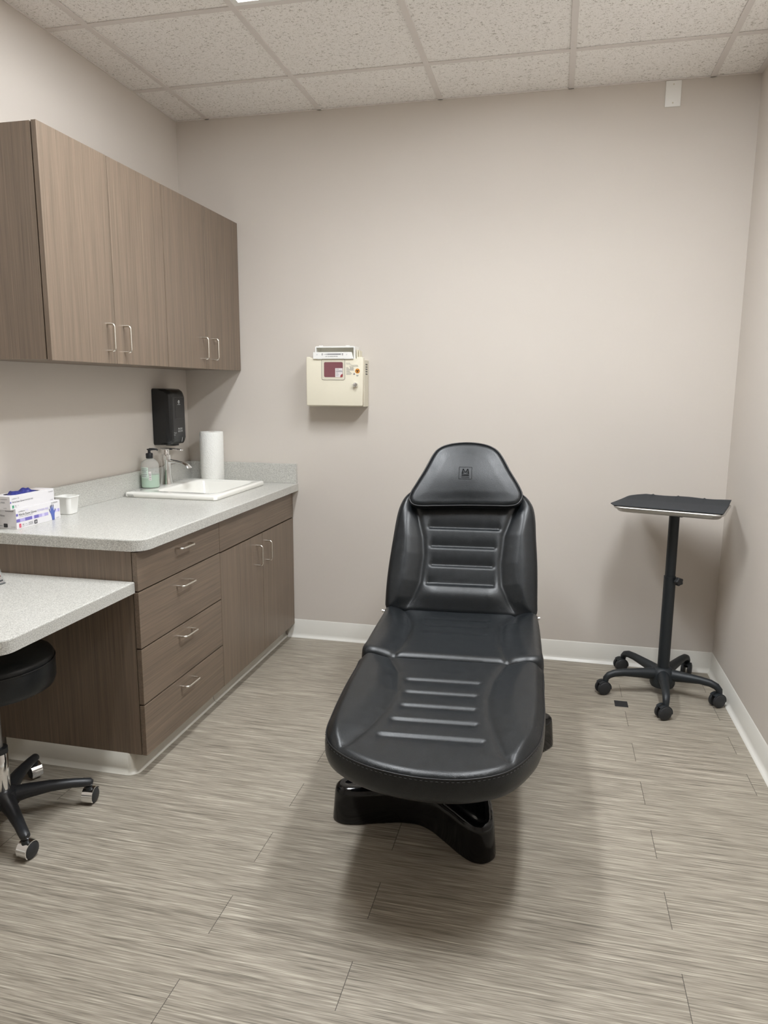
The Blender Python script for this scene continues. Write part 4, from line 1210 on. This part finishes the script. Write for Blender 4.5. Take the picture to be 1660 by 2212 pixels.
# base shell on the floor, turned away from the seat
BO = Vector((1.695, -1.285, 0)); BA = math.radians(-12.5)
e1 = Vector((math.cos(BA), math.sin(BA), 0)); e2 = Vector((-math.sin(BA), math.cos(BA), 0))
q4 = [(0.0, -0.336), (0.045, -0.346), (0.120, -0.388), (0.180, -0.424), (0.222, -0.438), (0.257, -0.428), (0.276, -0.392), (0.262, -0.335), (0.222, -0.235), (0.178, -0.115)]
base_out = q4 + [(0.160, 0.0)] + [(x, -y) for x, y in reversed(q4)] + [(-x, -y) for x, y in q4[1:]] + [(-0.160, 0.0)] + [(-x, y) for x, y in reversed(q4)][:-1]
inv = ROOT[CH.name].inverted()
def bloc(v_): return inv @ v_
bf = (bloc(BO + Vector((0, 0, 0.110))), (inv.to_3x3() @ e1), (inv.to_3x3() @ e2), Vector((0, 0, 1)))
bsm = inset(smooth_closed(base_out, 5), 0.010)
bsh = lambda u, v, d: edge(d, 0.014, 0.010) - 0.007 * si(d, 0.024, 0.050)
cushion('base', bsm, bf, 0.110, bsh, M['gloss_black'], CH, step=0.007, skirt=[(-0.003, 0.15), (-0.006, 0.5), (-0.010, 0.93), (-0.009, 0.97), (-0.006, 1.0)])
bm = bmesh.new()
ro = lambda hx_, hy_, z: [(p_[0], p_[1], z) for p_ in rrect(-0.01, -0.02, hx_, hy_, 0.04, 6)]
loft(bm, [ro(0.13, 0.20, 0.104), ro(0.125, 0.19, 0.25), ro(0.115, 0.175, 0.26), ro(0.115, 0.175, 0.396)])
finish('lift_column', bm, M['satin_black'], CH, world=False, smooth=40)

# ------------------------------------------------------------------ castors
def castor(parent, c, swivel, R_, kind, top_z):
    """Twin-wheel hooded castor: c = floor point under the wheel, swivel = heading of the wheel plane."""
    c = Vector(c); ca, sa = math.cos(swivel), math.sin(swivel)
    fw = Vector((ca, sa, 0)); ax = Vector((-sa, ca, 0))
    wc = c + Vector((0, 0, R_))
    hoodm = M['chrome'] if kind == 'chrome' else M['matt_black']
    # hood: half shell over the wheels, joined to a neck
    bm = bmesh.new()
    w2 = 0.0185 if kind == 'chrome' else 0.006
    rh = R_ + 0.003
    angs = np.linspace(math.radians(-35), math.radians(150), 16) if kind == 'chrome' else np.linspace(math.radians(-10), math.radians(135), 14)
    outer = [[wc + (-fw * math.cos(a) + Vector((0, 0, 1)) * math.sin(a)) * rr_ + ax * s_ for a in angs] for s_, rr_ in ((-w2, rh - 0.0025), (-w2, rh), (w2, rh), (w2, rh - 0.0025))]
    loft(bm, outer, False, False, closed=False)
    loft(bm, [outer[3], outer[0]], False, False, closed=False)
    if kind != 'chrome':
        loft(bm, [[wc + (-fw * math.cos(a) + Vector((0, 0, 1)) * math.sin(a)) * rr_ + ax * s_ for a in angs] for s_, rr_ in ((-0.019, rh - 0.006), (-0.020, rh), (0.020, rh), (0.019, rh - 0.006), (-0.019, rh - 0.006))], False, False, closed=False)
    hd = finish('castor', bm, hoodm, parent, smooth=45)
    bm = bmesh.new()
    nk = c + fw * (-0.35 * R_)
    lathe(bm, [(0.0105, 0), (0.0105, top_z - R_ * 1.35)], (nk.x, nk.y, R_ * 1.35), (0, 0, 1), 16)
    finish('stem', bm, M['matt_black'], hd, smooth=40)
    for s_ in (-1, 1):
        bm = bmesh.new()
        o_ = wc + ax * (s_ * (0.0075 if kind != 'chrome' else 0.003))
        wt = 0.014
        lathe(bm, [(R_ * 0.55, 0.0), (R_ - 0.003, 0.0), (R_, 0.003), (R_, wt - 0.003), (R_ - 0.003, wt), (R_ * 0.82, wt + 0.0015), (R_ * 0.3, wt + 0.0035), (0.002, wt + 0.004)], o_, ax * s_, 32)
        finish('wheel', bm, M['rubber'], hd, smooth=40)
    return nk

# ------------------------------------------------------------------ tray stand
SC = Vector((2.541, -0.318, 0))
r = thing('instrument_stand', SC, 'black five-armed wheeled pole stand in the corner, carrying a steel tray', 'stand')
feet = [((2.508, -0.606), math.radians(206)), ((2.272, -0.396), math.radians(204)), ((2.377, -0.075), math.radians(196)), ((2.690, -0.062), math.radians(250)), ((2.760, -0.420), math.radians(210))]
bm = bmesh.new()
lathe(bm, [(0.030, 0.030), (0.050, 0.036), (0.056, 0.050), (0.056, 0.085), (0.050, 0.112), (0.036, 0.124), (0.024, 0.128)], (SC.x, SC.y, 0), n=32)
finish('hub', bm, M['matt_black'], r, smooth=45)
for (fx_, fy_), sw in feet:
    f_ = Vector((fx_, fy_, 0))
    nk = f_ + Vector((math.cos(sw), math.sin(sw), 0)) * (-0.35 * 0.031)
    d_ = nk - SC; L_ = d_.length; d_.normalize()
    pts = [SC + d_ * 0.03 + Vector((0, 0, 0.093)), SC + d_ * 0.10 + Vector((0, 0, 0.098)), SC + d_ * (L_ - 0.085) + Vector((0, 0, 0.101)), SC + d_ * (L_ - 0.04) + Vector((0, 0, 0.098)), SC + d_ * (L_ - 0.015) + Vector((0, 0, 0.089)), SC + d_ * (L_ - 0.002) + Vector((0, 0, 0.075)), nk + Vector((0, 0, 0.058))]
    bm = bmesh.new(); tube(bm, pts, [0.030, 0.024, 0.0185, 0.0175, 0.0165, 0.0150, 0.0135], 14, squash=(0.95, 0.95))
    finish('arm', bm, M['matt_black'], r, smooth=60)
    castor(r, f_, sw, 0.031, 'black', 0.062)
bm = bmesh.new(); tube(bm, [(SC.x, SC.y, 0.120), (SC.x, SC.y, 0.560)], 0.0262, 24); finish('outer_pole', bm, M['matt_black'], r, smooth=40)
bm = bmesh.new(); tube(bm, [(SC.x, SC.y, 0.555), (SC.x, SC.y, 0.854)], 0.0225, 24); finish('inner_pole', bm, M['matt_black'], r, smooth=40)
bm = bmesh.new()
kn = Vector((SC.x + 0.022, SC.y - 0.016, 0.545)); kd = Vector((0.55, -0.83, 0)).normalized()
lathe(bm, [(0.006, 0), (0.006, 0.014)], kn, kd, 12)
ku = Vector((0, 0, 1)); kr = kd.cross(ku)
star = []
for k in range(40):
    a = 2 * math.pi * k / 40
    rr_ = 0.0175 + 0.0022 * math.cos(5 * a)
    star.append((rr_ * math.cos(a), rr_ * math.sin(a)))
prism(bm, star, 0.012, 0.030, (kn, kr, ku, kd), bev=0.003)
finish('knob', bm, M['satin_black'], r, smooth=45)
bm = bmesh.new(); box(bm, SC.x + 0.012, SC.x + 0.034, SC.y - 0.018, SC.y + 0.012, 0.834, 0.854, 0.004); finish('tray_clamp', bm, M['satin_black'], r)
TA = math.radians(-17)
TRM = Matrix.Translation((2.529, -0.325, 0)) @ Matrix.Rotation(TA, 4, 'Z')
thx, thy = 0.226, 0.178
def tray_ring(dx, z, rad):
    return [TRM @ Vector((p_[0], p_[1], z)) for p_ in rrect(0, 0, thx - dx, thy - dx, rad, 6)]
bm = bmesh.new()
box(bm, SC.x - 0.10, SC.x + 0.10, SC.y - 0.010, SC.y + 0.010, 0.853, 0.858); box(bm, SC.x - 0.010, SC.x + 0.010, SC.y - 0.08, SC.y + 0.08, 0.8533, 0.8583)
finish('tray_support', bm, M['satin_black'], r)
rt = thing('steel_tray', (2.529, -0.325, 0.8605), 'shallow stainless steel tray on top of the black wheeled stand', 'tray')
bm = bmesh.new()
TZ = 0.884
loft(bm, [tray_ring(0.030, TZ - 0.0215, 0.028), tray_ring(0.022, TZ - 0.0210, 0.032), tray_ring(0.016, TZ - 0.017, 0.035), tray_ring(0.0095, TZ - 0.0075, 0.038), tray_ring(0.005, TZ - 0.0072, 0.040), tray_ring(0.001, TZ - 0.004, 0.041), tray_ring(0.0, TZ - 0.0005, 0.041), tray_ring(0.002, TZ + 0.003, 0.040), tray_ring(0.006, TZ + 0.0042, 0.039), tray_ring(0.0105, TZ + 0.002, 0.037), tray_ring(0.014, TZ - 0.006, 0.035), tray_ring(0.020, TZ - 0.0185, 0.032), tray_ring(0.030, TZ - 0.0195, 0.028)])
finish('tray', bm, M['steel'], rt, smooth=50)
# drape
bm = bmesh.new()
NX_, NY_ = 96, 40
rows = []
YL = [-0.176, -0.158, -0.08, 0.05, 0.13, 0.165, 0.20]
XL = [-0.208, -0.222, -0.2535, -0.240, -0.221, -0.190, -0.150]
for i in range(NX_ + 1):
    q = i / NX_
    rw = []
    for j in range(NY_ + 1):
        v_ = -thy + 0.0135 + (2 * thy + 0.006) * j / NY_
        xl = float(np.interp(v_, YL, XL)); xr = thx - 0.006
        u = xl + (xr - xl) * q
        vv_ = v_ + (0.004 * math.sin(u * 37) if j == NY_ else 0)
        rear = max(0.0, (v_ - 0.05) / 0.14)
        fold = sum(math.exp(-((u - f_) / 0.0030) ** 2) for f_ in (-0.118, -0.006, 0.108))
        z = TZ + 0.0066 + 0.0022 * fold * (0.25 + 1.3 * rear) + 0.009 * rear ** 1.3 + 0.0012 * rear * math.sin(u * 29 + 1.0)
        if u < -thx + 0.015:
            z -= 0.005 * min(1.0, (-thx + 0.015 - u) / 0.035)
        rw.append(bm.verts.new(TRM @ Vector((u, vv_, z))))
    rows.append(rw)
for a, b in zip(rows[:-1], rows[1:]):
    for j in range(NY_): bm.faces.new((a[j], a[j + 1], b[j + 1], b[j]))
o = finish('drape', bm, M['drape'], None, smooth=60, origin=(2.529, -0.325, TZ + 0.006))
sm = o.modifiers.new('thickness', 'SOLIDIFY'); sm.thickness = 0.002; sm.offset = 0
tag(o, 'dark creased cloth drape spread over the steel tray', 'drape')

# ------------------------------------------------------------------ stool under the desk
PC = Vector((0.307, -1.900, 0))
r = thing('wheeled_stool', PC, 'black round stool with chrome castors tucked under the desk', 'stool')
bm = bmesh.new()
lathe(bm, [(0.10, 0.452), (0.165, 0.455), (0.180, 0.463), (0.186, 0.480), (0.186, 0.535), (0.183, 0.545), (0.1845, 0.550), (0.178, 0.562), (0.155, 0.571), (0.10, 0.574), (0.0, 0.5745)][:-1], (PC.x, PC.y, 0), n=64)
st = finish('seat', bm, M['vinyl'], r, smooth=50)
bm = bmesh.new()
tube(bm, [(PC.x + 0.1855 * math.cos(a), PC.y + 0.1855 * math.sin(a), 0.543) for a in np.linspace(0, 2 * math.pi, 96, endpoint=False)], 0.0022, 6, closed=True)
finish('welt', bm, M['piping'], st, smooth=80)
bm = bmesh.new(); box(bm, PC.x - 0.07, PC.x + 0.07, PC.y - 0.07, PC.y + 0.07, 0.438, 0.4525, 0.004); finish('seat_plate', bm, M['satin_black'], r)
bm = bmesh.new(); tube(bm, [(PC.x, PC.y, 0.25), (PC.x, PC.y, 0.440)], 0.014, 20); finish('gas_strut', bm, M['greysteel'], r, smooth=40)
bm = bmesh.new(); lathe(bm, [(0.0265, 0.100), (0.0265, 0.236), (0.024, 0.240)], (PC.x, PC.y, 0), n=32); tag(finish('column', bm, M['chrome'], r, smooth=40), 'polished chrome column')
bm = bmesh.new(); lathe(bm, [(0.0275, 0.236), (0.0275, 0.254), (0.0150, 0.256)], (PC.x, PC.y, 0), n=32); finish('collar', bm, M['satin_black'], r, smooth=40)
bm = bmesh.new(); lathe(bm, [(0.040, 0.055), (0.050, 0.060), (0.052, 0.085), (0.044, 0.106), (0.0275, 0.112)], (PC.x, PC.y, 0), n=32); finish('hub', bm, M['satin_black'], r, smooth=45)
a0 = math.atan2(-1.754 + 1.900, 0.512 - 0.307)
sws = [math.radians(96), math.radians(152), math.radians(150), math.radians(200), math.radians(83)]
for k in range(5):
    a = a0 + 2 * math.pi / 5 * k
    d_ = Vector((math.cos(a), math.sin(a), 0))
    pts = [PC + d_ * 0.025 + Vector((0, 0, 0.082)), PC + d_ * 0.07 + Vector((0, 0, 0.088)), PC + d_ * 0.14 + Vector((0, 0, 0.090)), PC + d_ * 0.21 + Vector((0, 0, 0.085)), PC + d_ * 0.243 + Vector((0, 0, 0.080)), PC + d_ * 0.264 + Vector((0, 0, 0.077)), PC + d_ * 0.272 + Vector((0, 0, 0.075))]
    bm = bmesh.new(); tube(bm, pts, [0.030, 0.026, 0.0205, 0.0165, 0.0160, 0.0150, 0.009], 14, squash=(0.9, 1.0))
    finish('arm', bm, M['satin_black'], r, smooth=60)
    sw = sws[k]
    f_ = PC + d_ * 0.258 + Vector((math.cos(sw), math.sin(sw), 0)) * (0.35 * 0.027)
    castor(r, (f_.x, f_.y, 0), sw, 0.027, 'chrome', 0.064)
